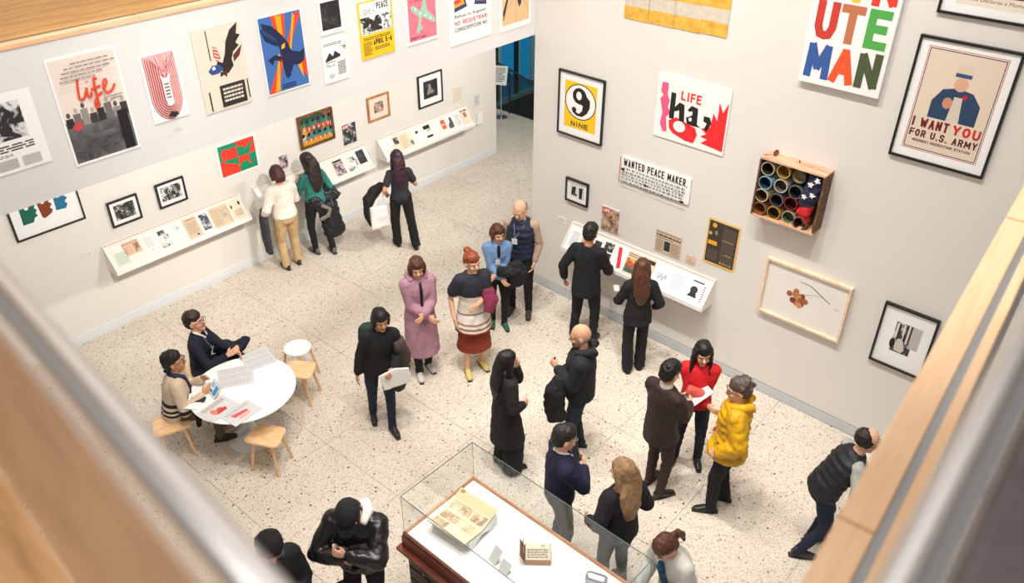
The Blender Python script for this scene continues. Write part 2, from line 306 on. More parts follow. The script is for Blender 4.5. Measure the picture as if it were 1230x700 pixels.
def prints(parent, W, H, items, z0=.0, name='print', ox=0, oy=0):
    """flat printing on a sheet W x H (normalised item coordinates)"""
    b = BM(); mats = []; k = 0
    def mi(c):
        m = ink(c) if isinstance(c, str) else c
        if m not in mats: mats.append(m)
        return mats.index(m)
    last = None
    for it in items:
        if last is not None and not (it[0] == last[0] == 'r' and it[1] == last[1]): k += 1
        last = it; z = z0+.0004+k*.00025; T = lambda x, y: (ox+x*W, oy+y*H, z); m = mi(it[1])
        if it[0] == 'r': _, c, x0, y0, x1, y1 = it; b.poly([T(x0, y0), T(x1, y0), T(x1, y1), T(x0, y1)], m)
        elif it[0] == 'p': b.poly([T(*p) for p in it[2]], m)
        elif it[0] == 'o':
            _, c, cx, cyy, rx, ry = it; b.poly([T(cx+rx*math.cos(a*math.pi/12), cyy+ry*math.sin(a*math.pi/12)) for a in range(24)], m)
        elif it[0] == 'g':
            _, c, st, x0, y0, x1, y1, sw = it; wd = [(.42 if ch in 'I.,' else .5 if ch == ' ' else 1.35 if ch in 'MW' else 1.0)+.28 for ch in st]; tw = sum(wd)-.28
            ax, ay, aw, ah = ox+x0*W, oy+y0*H, (x1-x0)*W, (y1-y0)*H; u_w = aw/tw; cxp = 0; hw = sw*ah/2; jj = 0
            for ch, wv in zip(st, wd):
                gx0 = ax+cxp*u_w+hw; gw = (wv-.28)*u_w-2*hw; cxp += wv
                for stx in GL.get(ch, []):
                    Q = [V((gx0+gw*q[0], ay+hw+(ah-2*hw)*q[1], 0)) for q in stx]
                    def tn(i_):
                        if (Q[0]-Q[-1]).length < 1e-6 and i_ in (0, len(Q)-1): a_, b2 = (Q[1]-Q[0]), (Q[-1]-Q[-2])
                        elif i_ in (0, len(Q)-1): return 1.0
                        else: a_, b2 = (Q[i_+1]-Q[i_]), (Q[i_]-Q[i_-1])
                        return min(1.0, math.tan(a_.angle(b2)/2)) if a_.angle(b2) < 2.2 else .5
                    for qi, (A1, B1) in enumerate(zip(Q, Q[1:])):
                        dd = (B1-A1).normalized(); nn_ = V((-dd.y, dd.x, 0))*hw; e0 = dd*hw*tn(qi); e1 = dd*hw*tn(qi+1); jj += 1; zo = V((0, 0, z+jj*2e-6))
                        b.poly([A1-e0-nn_+zo, B1+e1-nn_+zo, B1+e1+nn_+zo, A1-e0+nn_+zo], m)
        elif it[0] == 't':
            _, c, s, x0, y0, x1, y1 = it[:7]; vs, fs = text_faces(s, it[7] if len(it) > 7 else 0.0)
            bv = [b.bm.verts.new(T(x0+vx*(x1-x0), y0+vy*(y1-y0))) for vx, vy in vs]
            for f in fs:
                try: ff = b.bm.faces.new([bv[i] for i in f]); ff.material_index = m
                except ValueError: pass
    for f in b.bm.faces:
        f.normal_update()
        if f.normal.z < 0: f.normal_flip()
    me = bpy.data.meshes.new(name); b.bm.to_mesh(me); b.bm.free()
    for m in mats: me.materials.append(m)
    return link(bpy.data.objects.new(name, me), parent)
def frame_bars(parent, W, H, fw, d, m, back=0):
    """four separate mitred rails"""
    b = BM()
    for q in range(4):
        pass
    for poly in (((0, 0), (W, 0), (W-fw, fw), (fw, fw)), ((W, 0), (W, H), (W-fw, H-fw), (W-fw, fw)), ((W, H), (0, H), (fw, H-fw), (W-fw, H-fw)), ((0, H), (0, 0), (fw, fw), (fw, H-fw))):
        bb = BM(); bb.prism(poly, back, d); bb.out('frame_rail', m, parent)
def rect(M, corners, off=0):
    """corners px TL, TR, BR, BL -> x0,y0,W,H on plane"""
    P = [on(M, *c, off) for c in corners]
    x0 = (P[0][0]+P[3][0])/2; x1 = (P[1][0]+P[2][0])/2; y1 = (P[0][1]+P[1][1])/2; y0 = (P[2][1]+P[3][1])/2
    return x0, y0, x1-x0, y1-y0
def framed(M, corners, name, label, cat, items, fm=None, fw=.018, d=.035, board=None, art=(.2, .2, .8, .8), artm=None, box=None):
    x0, y0, W, H = box or rect(M, corners, d)
    t = thing(name, label, cat, M=M @ Matrix.Translation((x0, y0, .003)), group='posters along the far parapet' if M is MP_ else ('pictures on the left wall' if M is MA_ else 'pictures on the right wall'))
    if fm: frame_bars(t, W, H, fw, d, fm)
    BM().box(.001, W-.001, .001, H-.001, 0, d*.45 if fm else d).out('mat_board' if fm else 'sheet', board or M_mat, t)
    z = d*.45 if fm else d
    if artm: items = [('r', artm, *art)]+list(items)
    if items: prints(t, W, H, items, z)
    return t
def sheet(M, corners, name, label, cat, items, board=None, d=.004, box=None):
    return framed(M, corners, name, label, cat, items, None, 0, d, board or M_paper, box=box)

# ================================================================ STRUCTURE
floor = struct(BM().box(-15, 3.5, -1.5, 13.2, -.25, -.012).out('floor', mat('grout', (.36, .33, .29), .8)))
slab0 = BM().box(-.608, .608, -.608, .608, -.011, 0)
slabme = None; T_ = 1.22
for i in range(-7, 9):
    for j in range(-4, 9):
        x = -6.165+(i+.5)*T_; y = 2.635+(j+.5)*T_
        if x < -15 or x > 3.6 or y > 13.2 or y < -2: continue
        if slabme is None: o = slab0.out('slab', M_terr, floor); slabme = o.data
        else: o = link(bpy.data.objects.new('slab', slabme), floor)
        ycl = 13.2-(y+.608)
        o.location = (x, y, 0)
        if ycl < 0: o.scale.y = (1.216+ycl)/1.216; o.location.y = y+ycl/2
ya = 11.34
struct(BM().box(XA-.3, XA, -2, ya, 0, 3.72).out('wall_left', M_wallL))
struct(BM().box(XA, XA+.012, -2, ya, 0, .035).box(XA, XA+.016, -2, ya, .04, .14).out('baseboard_left', M_baseW))
wb = BM(); wb.box(-.04, 9.5, 0, 9.4, -.3, 0); o = wb.out('wall_right', M_wall); o.matrix_world = MB_; struct(o)
bb = BM(); bb.box(-.04, 9.5, .008, .13, 0, .014); bb.box(-.04, 9.5, .131, .136, 0, .004, 1); o = bb.out('baseboard_right', [M_base, mat('baseboard_gap', (.12, .12, .12), .7)]); o.matrix_world = MB_; struct(o)
# upper gallery opposite: parapet, soffit slab, floor planks, maple cap, glass balustrade
struct(BM().box(XP-.14, XP, -2, 8.14, 3.715, 4.90).out('wall_parapet', mat('parapet_paint', (.70, .69, .68), .75, bump=.03, bscale=90)))
struct(BM().box(-13.8, XP-.14, -2, 13.2, 3.72, 4.0).out('ceiling_gallery', M_ceil))
cap = thing('parapet_cap', 'maple cap rail edging the far upper gallery parapet', 'rail', (XP-.07, 0, 4.9))
for k in range(4): BM().box(-.02, .078, -1.9+k*2.5, .598+k*2.5, 0, .036, bev=.004).out('cap_board', wood('maple_pale', hexc('D9A57E'), hexc('F0CBA8'), (12, .8, 12), .4), cap)
bal = thing('glass_balustrade', 'clear glass balustrade standing behind the far gallery cap rail', 'balustrade', (XP-.07, 0, 4.9))
BM().box(-.05, -.022, -1.9, 8.1, 0, .036).out('channel', mat('channel_grey', (.3, .3, .31), .4, 1), bal)
for k in range(4): BM().box(-.042, -.03, -1.9+k*2.5, .585+k*2.5, .03, 1.05).out('glass_panel', M_glass, bal)
uf = struct(BM().box(-13.8, XP-.16, -2, 13.2, 4.0, 4.86).out('floor_gallery', mat('subfloor', (.25, .16, .08), .8)))
pl = None; k = 0
for i in range(30):
    for j in range(7):
        x = XP-.2-.076-i*.153
        if pl is None: o = BM().box(-.0755, .0755, -.999, .999, 0, .02).out('floorboard', M_floorwood, uf); pl = o.data
        else: o = link(bpy.data.objects.new('floorboard', pl), uf)
        o.location = (x, -1+j*2.0+(i*.73 % 2.0)-.6, 4.862)
struct(BM().box(-15, 4, -4, 14, 9.4, 9.6).out('ceiling', M_ceil))
# stair hall beyond the doorway
struct(BM().box(-10.9, -10.5, ya, ya+.05, 0, 3.72).box(XA-.3, XA, ya, ya+.03, 0, 3.72).out('trim_1', M_wallL))
M_blue = mat('blue_glazing', hexc('1F7FB0'), .25, emit=.35)
wn = thing('window_wall', 'blue glazed stair hall window with vertical mullions beyond the doorway', 'window', (-14, 16.2, -1))
for k, (a, b_) in enumerate(((-.42, .13), (.33, .8), (-1.6, -.62), (1.0, 2.2))): BM().box(-.02, 0, a, b_, -.02, 5).out('pane', M_blue, wn)
for a, b_, mm in ((-.62, -.55, 'd'), (-.55, -.42, 'g'), (.13, .27, 'd'), (.27, .33, 'g'), (.8, 1.0, 'g')): BM().box(-.02, .05, a, b_, -.02, 5).out('mullion', mat('mullion_dark', hexc('12303E'), .4) if mm == 'd' else mat('mullion_green', hexc('7FA9A6'), .4), wn)
BM().box(-.02, .12, -1.7, 2.4, -.14, -.02).out('sill', mat('sill_blue', hexc('9FC6D6'), .5), wn)
struct(BM().box(-14.3, -14.02, 13.2, 19, -4, -1.1).box(-14.3, -9, 19, 19.2, -4, 5).box(-14.3, -8, 13.2, 19, -4.2, -4).out('wall_stairwell', mat('stairwell_dark', hexc('2E4247'), .7)))
struct(BM().box(-14.3, -8, 12.9, 13.2, -4, -.26).out('wall_stair_edge', mat('stairwell_edge', (.1, .12, .12), .7)))
hr = thing('stair_railing', 'black metal railing at the head of the stairs in the doorway', 'railing', (-11.3, 13.15, 0))
g1 = gnd(616.5, 134); 
BM().limb([(g1.x+11.3, .0, 0), (g1.x+11.3, 0, 1.0)], [.018, .018]).out('post', M_black, hr)
BM().limb([(-2.2, 0, 1.35), (-.8, 0, 1.15), (1.6, 0, .62)], [.02]*3).out('handrail', M_black, hr)
BM().box(-2.2, 1.6, -.006, .006, .02, .9).out('glass_panel', glass_mat('tinted_glass', (.45, .52, .52)), hr)
sg = thing('floor_sign', 'white notice on a slim floor stand inside the doorway', 'sign', gnd(602, 141), R(0))
BM().limb([(0, 0, 0), (0, 0, .012)], [.14, .14], n=20, dome=False).out('base', M_steel, sg)
BM().limb([(0, 0, 0), (0, 0, .85)], [.012, .012]).out('pole', M_steel, sg)
t_ = BM().box(-.15, .15, -.008, .008, -.2, .2).out('notice_board', M_paper, sg); t_.location = (0.0, -.02, .95); t_.rotation_euler = (R(-25), 0, R(28))
prints(t_, .3, .4, lines('333333', .15, .15, .85, .9, 8), 0).matrix_parent_inverse = Matrix.Rotation(R(90), 4, 'X') @ Matrix.Translation((-.15, -.2, .009))
# foreground railings of the near gallery (camera side)
def seg_frame(p, q): d = (q-p).normalized(); return d, math.atan2(d.y, d.x)
a_, b_ = gnd(962, 700, 4.95), gnd(1230, 222, 4.95); dR, aR = seg_frame(a_, b_)
rr = thing('near_cap_rail', 'wide blond maple cap board along the near right railing', 'rail', (a_.x, a_.y, 4.95), aR)
for k in range(5): BM().box(-1.92+k*2.2, .27+k*2.2, -.098, 0, -.05, 0, bev=.003).out('cap_board', M_maple, rr)
BM().box(-2, 8.0, -.128, -.098, -.05, -.012).out('glass_channel', mat('channel_light', (.5, .52, .55), .35, .8), rr)
BM().box(-2, 8.0, -.165, -.128, -.05, 0, bev=.003).out('inner_strip', M_maple, rr)
struct(BM().box(-2, 8.0, -.16, -.005, -1.3, -.05).out('wall_near_parapet', M_wall)).matrix_world = rr.matrix_basis
nh = thing('near_handrail', 'blurred brushed steel tube handrail in the right foreground', 'handrail', (0, 0, 6.02), 0)
t0 = gnd(1092, 700, 6.04); t1 = gnd(1232, 420, 6.04)
u_ = (t1-t0).normalized(); BM().limb([t0-u_*1.0-V((0, 0, 6.02)), t0+u_*7.2-V((0, 0, 6.02))], [.026, .026], n=24).out('tube', M_steel, nh)
M_dpanel = mat('dark_glass_panel', (.26, .24, .25), .22, .3, var=.3, vscale=3)
pb = BM(); sd = V((-u_.y, u_.x, 0)); q0 = t0-u_*1.0; q1 = t0+u_*7.2
for zz in ((4.97-6.02, -.03),):
    A_ = [q0-sd*.03, q1-sd*.03, q1-sd*.04, q0-sd*.04]
    pb.prism([(p.x, p.y) for p in A_], zz[0], zz[1])
pb.out('infill_panel', M_dpanel, nh)
lh = thing('near_left_handrail', 'blurred grey steel tube handrail crossing the left foreground', 'handrail', (0, 0, 6.02), 0)
s0 = gnd(305, 700, 6.04); s1 = gnd(-40, 300, 6.04); v_ = (s1-s0).normalized()
BM().limb([s0-v_*.35-V((0, 0, 6.02)), s0+v_*5-V((0, 0, 6.02))], [.023, .023], n=24).out('tube', M_steel, lh)
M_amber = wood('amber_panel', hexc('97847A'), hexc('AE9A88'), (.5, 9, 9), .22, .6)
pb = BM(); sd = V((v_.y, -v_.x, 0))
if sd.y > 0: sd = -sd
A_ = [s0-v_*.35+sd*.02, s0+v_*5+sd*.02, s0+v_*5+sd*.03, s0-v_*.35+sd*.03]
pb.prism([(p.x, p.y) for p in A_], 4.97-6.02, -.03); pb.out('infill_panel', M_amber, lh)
lp0, lp1 = s0-v_*.6+sd*.03, s0+v_*6.5+sd*.03
sr = V((-u_.y, u_.x, 0)); rp0, rp1 = t0-u_*.2-sr*.05, t0+u_*7.2-sr*.05
nf = BM(); nf.prism([(lp1.x, lp1.y), (lp1.x, -3), (.8, -3), (.8, .2), (rp0.x, .0), (lp0.x, lp0.y)][::-1], 4.8, 4.93); struct(nf.out('floor_near_gallery', wood('near_floor_wood', hexc('A98058'), hexc('CFA679'), (.7, 7, 7), .25)))
nf = BM(); nf.prism([(rp0.x, .0), (.8, .0), (4, .0), (4, 8), (rp1.x, rp1.y)], 4.8, 4.93); struct(nf.out('floor_near_landing', mat('dark_stone', (.5, .46, .48), .35, var=.3, vscale=3)))
# ================================================================ WALL ART
K, WHT, RED = '1b1a1a', 'efeeec', 'd8372c'
ph_bw = photo('print_bw', (.012, .012, .012), (.62, .61, .6), 34, .44, .6, (.1, .1, .1))
ph_bw2 = photo('print_bw_light', (.03, .03, .03), (.8, .79, .77), 26, .38, .5)
ph_dark = photo('print_dark', (.01, .01, .012), (.4, .39, .38), 22, .45, .75, (.05, .05, .055))
ph_sep = photo('print_sepia', (.1, .035, .015), (.7, .5, .36), 30, .38, .6)
ph_col = photo('print_colour', (.02, .1, .08), (.75, .4, .08), 16, .42, .6, (.5, .07, .03))
ph_pp = photo('print_purple', (.03, .02, .03), (.62, .5, .55), 40, .42, .55)
ph_news = photo('print_news', (.3, .24, .18), (.66, .57, .45), 60, .35, .6)
ph_tan = photo('print_brown_portrait', (.1, .04, .02), (.5, .26, .12), 5, .3, .75)
# ---- far left wall
framed(MA_, None, 'framed_print', 'black framed white print of green, brown and blue ragged blocks, cut off by the parapet', 'picture',
  [('p', '12604f', [(.16, .62), (.15, .28), (.30, .28), (.33, .36), (.38, .38), (.36, .44), (.39, .5), (.36, .55), (.39, .62)]),
   ('p', '7b3a1c', [(.41, .64), (.43, .32), (.46, .28), (.57, .34), (.60, .40), (.57, .46), (.61, .52), (.57, .58), (.62, .66)]),
   ('p', '1f6f95', [(.65, .68), (.64, .36), (.78, .34), (.82, .42), (.79, .48), (.84, .54), (.8, .6), (.85, .68)]),
   ('o', WHT, .26, .6, .03, .045), ('o', WHT, .49, .62, .03, .045), ('o', WHT, .72, .64, .03, .045)], M_black, .018, box=(2.60, 1.72, .84, .64))
framed(MA_, [(127, 245), (163.9, 232.6), (171.8, 260.5), (137.5, 274.8)], 'framed_photo', 'black framed street photograph, left of the matching pair above the left ledge', 'picture', [], M_black, .022, art=(.18, .2, .84, .8), artm=ph_bw)
framed(MA_, [(185.2, 223.2), (219.5, 211.9), (226.4, 238.6), (193.8, 251.6)], 'framed_photo', 'black framed crowd photograph, right of the matching pair above the left ledge', 'picture', [], M_black, .022, art=(.15, .22, .85, .8), artm=photo('print_crowd', (.01, .01, .01), (.7, .7, .7), 60, .46, .56))
sheet(MA_, [(97, 303.5), (111, 300.5), (112, 307), (98, 311)], 'wall_label', 'small white wall label left of the left display ledge', 'label', lines('b8b4b0', .1, .15, .9, .85, 4))
US = [(.04, .80), (.10, .88), (.30, .86), (.55, .86), (.62, .80), (.70, .82), (.73, .70), (.80, .76), (.92, .90), (.96, .84), (.88, .66), (.86, .52), (.80, .42), (.86, .18), (.80, .16), (.74, .32), (.60, .30), (.50, .16), (.44, .30), (.30, .36), (.14, .42), (.05, .58)]
def clip(poly, x0, y0, x1, y1):
    def cut(P, f, inter):
        o = []
        for i, a in enumerate(P):
            b = P[i-1]
            if f(a) != f(b): o.append(inter(b, a))
            if f(a): o.append(a)
        return o
    def ix(x): return lambda p, q: (x, p[1]+(q[1]-p[1])*(x-p[0])/(q[0]-p[0]))
    def iy(y): return lambda p, q: (p[0]+(q[0]-p[0])*(y-p[1])/(q[1]-p[1]), y)
    P = cut(poly, lambda p: p[0] >= x0, ix(x0)); P = cut(P, lambda p: p[0] <= x1, ix(x1)); P = cut(P, lambda p: p[1] >= y0, iy(y0)); return cut(P, lambda p: p[1] <= y1, iy(y1))
g_, r_ = '0f8a62', 'ee3a24'
US2 = [(.08+.84*x, .06+.86*y) for x, y in US]
sheet(MA_, [(256.9, 175.7), (305.7, 159.8), (313.4, 198.8), (265.4, 217.7)], 'map_print', 'red and green quartered map print with white margin on the left wall', 'print',
  [('r', g_, .06, .06, .5, .94), ('r', r_, .5, .06, .94, .94), ('r', r_, .06, .06, .5, .5), ('r', g_, .5, .06, .94, .5),
   ('p', r_, clip(US2, .06, .5, .5, .94)), ('p', g_, clip(US2, .5, .5, .94, .94)), ('p', g_, clip(US2, .06, .06, .5, .5)), ('p', r_, clip(US2, .5, .06, .94, .5))])
sheet(MA_, [(334, 187.7), (344.6, 184.3), (346.8, 200.5), (337, 204)], 'small_photo', 'small unframed dark photograph above the middle ledge, between map print and painting', 'print', [('r', ph_pp, .03, .03, .97, .97)], d=.01)
M_brownf = wood('brown_frame', hexc('4C3318'), hexc('7A5428'), (6, 6, 6), .5)
pt = [('r', ph_col, 0, 0, 1, 1), ('r', 'd99a1f', 0, 0, 1, .24), ('r', '214c3c', 0, .8, .78, 1)]
rnd = random.Random(4)
for row, (yy, cols) in enumerate(((.72, ['157a6a', '2a5f55']), (.32, ['1c8f86', '9fd0c8', '2a8a80']))):
    for k in range(6):
        x = .1+k*.16; c = rnd.choice(cols)
        pt += [('o', c, x+rnd.uniform(-.02, .02), yy, .075, .13), ('o', '2a1711', x, yy-.02+.09, .045, .06), ('r', rnd.choice(['d4421f', 'c9321c', 'e8742c']), x-.05, yy-.2, x+.05, yy-.08), ('p', 'e9e2cf', [(x-.02, yy-.2), (x+.03, yy-.2), (x, yy-.08)])]
framed(MA_, [(357.1, 142.3), (398.8, 128.6), (403, 164.9), (364, 181.2)], 'framed_painting', 'brown framed bright painting of a crowd in orange and green', 'painting',
  [('p' if i[0] == 'p' else i[0],)+i[1:] for i in [(it[0], it[1])+(tuple(.07+.86*v if q % 2 == 0 or True else v for q, v in enumerate(it[2:])) if it[0] == 'r' else (it[2:] if it[0] == 'o' else ([(.07+.86*a, .07+.86*b) for a, b in it[2]],))) for it in pt]], M_brownf, .035, .05)
sheet(MA_, [(409.7, 150.8), (426, 146.2), (429.1, 169.7), (413.7, 174.5)], 'magazine_cover', 'black and white magazine cover with a red corner block on the left wall', 'magazine', [('r', ph_bw, 0, 0, 1, 1), ('r', 'd52c3a', .04, .78, .45, .97), ('g', WHT, 'LIFE', .08, .81, .41, .94, .24)], d=.01)
M_oakf = wood('oak_frame', hexc('9A6234'), hexc('C88B52'), (6, 6, 6), .5)
framed(MA_, [(440.1, 117.9), (467.1, 111), (468.9, 138.6), (444, 147.9)], 'framed_print', 'small light wood framed print with a wide cream mat', 'picture', [], M_oakf, .03, .03, mat('cream_mat', (.74, .66, .55), .8), (.3, .3, .72, .72), ph_sep)
framed(MA_, [(501, 92.1), (531, 84), (532.5, 121.5), (504.6, 131.1)], 'framed_photo', 'tall black framed photograph near the doorway end of the left wall', 'picture', [('p', '8f8b86', [(.35, .35), (.62, .38), (.52, .6), (.42, .58)]), ('o', '9b948c', .47, .63, .05, .05)], M_black, .025, .03, art=(.22, .24, .8, .78), artm=ph_dark)
sheet(MA_, [(543.9, 105), (555, 102.6), (555.9, 121.5), (544.5, 123.9)], 'text_sheet', 'plain cream text sheet right of the tall black framed photograph', 'print', lines('cfc0a6', .12, .1, .88, .9, 8), M_cream)
sheet(MA_, [(569, 114), (575.6, 112.5), (576.5, 126), (570, 128)], 'text_sheet', 'grey text label near the doorway, above the small white wall box', 'print', lines('a5a5a8', .12, .1, .88, .9, 7), mat('label_grey', (.68, .68, .68), .7))
hs = thing('brochure_holder', 'small white wall brochure box near the doorway', 'holder', M=MA_ @ Matrix.Translation((on(MA_, 574.5, 149)[0], on(MA_, 574.5, 149)[1], 0)))
BM().box(-.07, .07, 0, .22, .0, .05, bev=.004).out('box', M_white, hs); BM().box(-.065, .065, .02, .26, .05, .054).out('leaflet', M_paper, hs)
sheet(MA_, [(583.5, 114), (589, 112.5), (589.2, 116), (583.8, 117.5)], 'wall_label', 'tiny white wall label right beside the doorway edge', 'label', lines('b8b4b0', .1, .15, .9, .85, 3))
# ---- far parapet posters
PC = lambda pts: [on(MP_, *p) for p in pts]
yR, zT = on(MP_, 34.3, 104.8); yR2, zB = on(MP_, 62.5, 192.9); yR = (yR+yR2)/2
sheet(MP_, None, 'newsprint_poster', 'black and white newsprint poster at the left end of the parapet', 'poster',
  [('r', photo('ink_figures', (.02, .02, .02), (.7, .7, .7), 9, .45, .52), .05, .42, .88, .9)]+lines('2a2a2a', .05, .27, .9, .37, 3, 3, .55)+lines('555555', .3, .21, .7, .25, 2)+[('r', 'b5b3ae', .05, .05, .25, .18), ('r', 'a9a7a2', .3, .05, .5, .18), ('r', 'b5b3ae', .55, .05, .72, .18), ('r', 'bcbab5', .76, .05, .92, .18)], box=(yR-.85, zB, .85, zT-zB))
M_lifep = mat('life_paper', hexc('E3D6CB'), .7)
wall_ph = photo('print_memorial', (.03, .03, .035), (.25, .24, .25), 7, .35, .7)
lt = [('r', M_lifep, .035, .025, .965, .975), ('r', wall_ph, .035, .025, .965, .42)]
rnd = random.Random(8)
for k in range(8): x = .1+k*.115; lt += [('r', ['2b2b2d', '6d6865', '8f8a86', '3a3635'][k % 4], x-.05, .36, x+.055, .45+.03*(k % 3)), ('o', 'b9a79b' if k % 2 else '55504e', x, .48+.03*(k % 3), .028, .025)]
lt += [('p', 'b8474a', [(.1, .36), (.2, .42), (.27, .37), (.24, .33), (.16, .32)]), ('r', '4d4c50', .05, .12, .35, .14), ('r', '515055', .4, .2, .8, .21), ('r', '515055', .4, .27, .8, .28), ('r', '17171a', .78, .03, .93, .41)]
def ribbon(c, pts, wdt):
    out = []
    for (x0, y0), (x1, y1) in zip(pts, pts[1:]):
        d = math.hypot(x1-x0, (y1-y0)); nx, ny = -(y1-y0)/d*wdt, (x1-x0)/d*wdt*.75
        out.append(('p', c, [(x0-nx, y0-ny), (x1-nx, y1-ny), (x1+nx, y1+ny), (x0+nx, y0+ny)]))
    return out
def curve(pts, n=6):
    out = []
    P = [pts[0]]+pts+[pts[-1]]
    for i in range(1, len(P)-2):
        for t in range(n):
            t /= n; a, b, c, d = P[i-1:i+3]
            out.append(tuple(.5*((2*b[k])+(-a[k]+c[k])*t+(2*a[k]-5*b[k]+4*c[k]-d[k])*t*t+(-a[k]+3*b[k]-3*c[k]+d[k])*t**3) for k in (0, 1)))
    return out+[pts[-1]]
for st in ([(.36, .78), (.33, .68), (.32, .60), (.38, .60), (.43, .66)], [(.45, .69), (.44, .62), (.47, .60), (.50, .64)], [(.62, .74), (.58, .76), (.56, .68), (.55, .52), (.50, .50), (.52, .57), (.64, .62)], [(.49, .665), (.64, .68)], [(.66, .64), (.74, .70), (.72, .73), (.68, .69), (.69, .61), (.78, .62), (.84, .67)], [(.46, .745), (.465, .755)]):
    lt += ribbon('d8492f', curve(st) if len(st) > 2 else st, .018)
for k, (x0, x1, yy) in enumerate(((.3, .85, .93), (.2, .95, .895), (.15, .85, .86), (.12, .72, .825), (.1, .6, .79), (.68, .92, .57), (.72, .9, .545))): lt += lines('6a6058', x0, yy-.01, x1, yy+.01, 1, k, .45)
sheet(MP_, [(51.6, 73.3), (137, 52.1), (168, 175), (92, 202.6)], 'life_poster', 'large cream poster with red handwritten word life above dark photograph', 'poster', lt)
def uband(c, r, top, w, x=.5):
    """one red track of the U: down the left, round, up the right"""
    pts = [(x-r, top), (x-r, .34)]+[(x-r*math.cos(a*math.pi/12), .34-r*.62*math.sin(a*math.pi/12)*1.25) for a in range(1, 12)]+[(x+r, .34), (x+r, top)]
    return ribbon(c, pts, w)
ut = [('p', 'e7a9a9', [(.08, .96), (.92, .96), (.92, .3), (.76, .1), (.5, .03), (.24, .1), (.08, .3)])]
for k in range(7): ut += uband('c23a3c', .41-k*.048, .95-k*.012, .0085+.001*k); ut += uband('f3e8e6', .388-k*.048, .95, .007)
for k in range(5): ut += ribbon('f3e8e6' if k % 2 else 'c8474a', [(.2+k*.03, .95), (.5, .72-k*.03), (.8-k*.03, .95)], .012)
ut += [('r', WHT, .4, .3, .6, .64), ('o', WHT, .5, .3, .1, .06), ('p', WHT, [(.36, .7), (.5, .62), (.64, .7), (.6, .58), (.4, .58)])]+lines('55504e', .43, .34, .57, .58, 5)+[('p', '2a2624', [(.36, .1), (.44, .15), (.6, .14), (.66, .09), (.5, .07)])]
sheet(MP_, [(165.5, 66.5), (208.4, 56.4), (228, 137), (184.5, 150.6)], 'striped_poster', 'poster of concentric red and white rounded stripes on the parapet', 'poster', ut)
M_beige = mat('poster_beige', hexc('DCD2C2'), .7)
et = [('p', '2b2320', [(.42, .60), (.52, .56), (.6, .66), (.66, .80), (.78, .92), (.96, .99), (.9, .86), (.98, .84), (.86, .76), (.92, .72), (.78, .66), (.72, .58), (.74, .5), (.6, .42), (.5, .46), (.38, .52)]),
      ('p', 'c9553f', [(.38, .78), (.46, .74), (.5, .62), (.42, .58), (.36, .66)]), ('p', '5a2f28', [(.76, .62), (.98, .72), (.9, .6), (.76, .54)]),
      ('p', '2f4c86', [(.2, .5), (.3, .56), (.45, .55), (.52, .49), (.4, .45), (.26, .45)]), ('p', WHT, [(.28, .53), (.34, .55), (.36, .51), (.3, .5)]), ('p', '4a2a24', [(.44, .46), (.42, .4), (.5, .42), (.56, .38), (.58, .46)]),
      ('r', '2a2a28', .36, .03, .9, .3)]+lines('d8d0c4', .42, .08, .84, .27, 4, 5, .55)+[('r', '2a2a28', .28, .62, .3, .97), ('r', '2a2a28', .12, .02, .15, .26), ('r', '2a2a28', .95, .06, .975, .3)]
for k in range(4): et.append(('p', 'e9ddd0', [(.38, .76-k*.04), (.47, .73-k*.04), (.47, .715-k*.04), (.38, .745-k*.04)]))
sheet(MP_, [(227.4, 38), (286.3, 24.4), (302.6, 119.4), (249, 140.3)], 'eagle_poster', 'beige poster of a dark diving eagle above a black text block', 'poster', et, M_beige)
bl = [('r', '3f6cb0', .03, .02, .97, .98)]
for pts in ([(.3, .98), (.62, .98), (.52, .5), (.46, .5)], [(.88, .98), (.97, .93), (.56, .48), (.5, .52)], [(.03, .02), (.26, .02), (.5, .52), (.42, .5)], [(.97, .1), (.97, .36), (.55, .5), (.6, .44)], [(.5, .5), (.54, .5), (.56, .3)]):
    bl.append(('p', 'e2481f', pts)); cx = sum(p[0] for p in pts)/len(pts); cyv = sum(p[1] for p in pts)/len(pts)
    bl.append(('p', 'f4a51e', [((p[0]-cx)*.45+cx, (p[1]-cyv)*.95+cyv) for p in pts]))
bl += [('p', '1a2547', [(.42, .42), (.4, .6), (.3, .62), (.12, .7), (.04, .84), (.1, .86), (.08, .92), (.3, .86), (.42, .78), (.5, .72), (.6, .62), (.66, .5), (.86, .46), (.96, .5), (.92, .34), (.8, .3), (.66, .32), (.6, .24), (.5, .2), (.44, .3)]),
       ('p', 'f0b52c', [(.46, .6), (.54, .62), (.52, .56), (.44, .55)]), ('p', '1a2547', [(.12, .46), (.28, .5), (.42, .46), (.4, .4), (.26, .44), (.2, .38)]), ('p', '1a2547', [(.44, .28), (.5, .3), (.58, .2), (.5, .16), (.46, .2)])]+lines('1a2547', .34, .04, .66, .11, 2)
for k in range(6): bl.append(('p', '3f6cb0', [(.06+k*.05, .86-k*.03), (.075+k*.05, .86-k*.03), (.16+k*.045, .72-k*.02)]))
sheet(MP_, [(306.6, 21.6), (360, 9), (373.5, 100.5), (322.5, 116)], 'blue_eagle_poster', 'blue poster of a dark bird crossed by orange rays', 'poster', bl)
def top_open(c, zt): (ya_, za), (yb_, zb) = on(MP_, *c[0]), on(MP_, *c[1]); return (ya_, (za+zb)/2, yb_-ya_, zt-(za+zb)/2)
sheet(MP_, None, 'photo_poster', 'grey crowd photograph poster hung above the small notice poster', 'poster', [('r', ph_dark, .1, .14, .9, .97)]+lines('777777', .55, .05, .9, .08, 1), box=top_open([(385, 43.2), (413.2, 36.9)], 4.72))
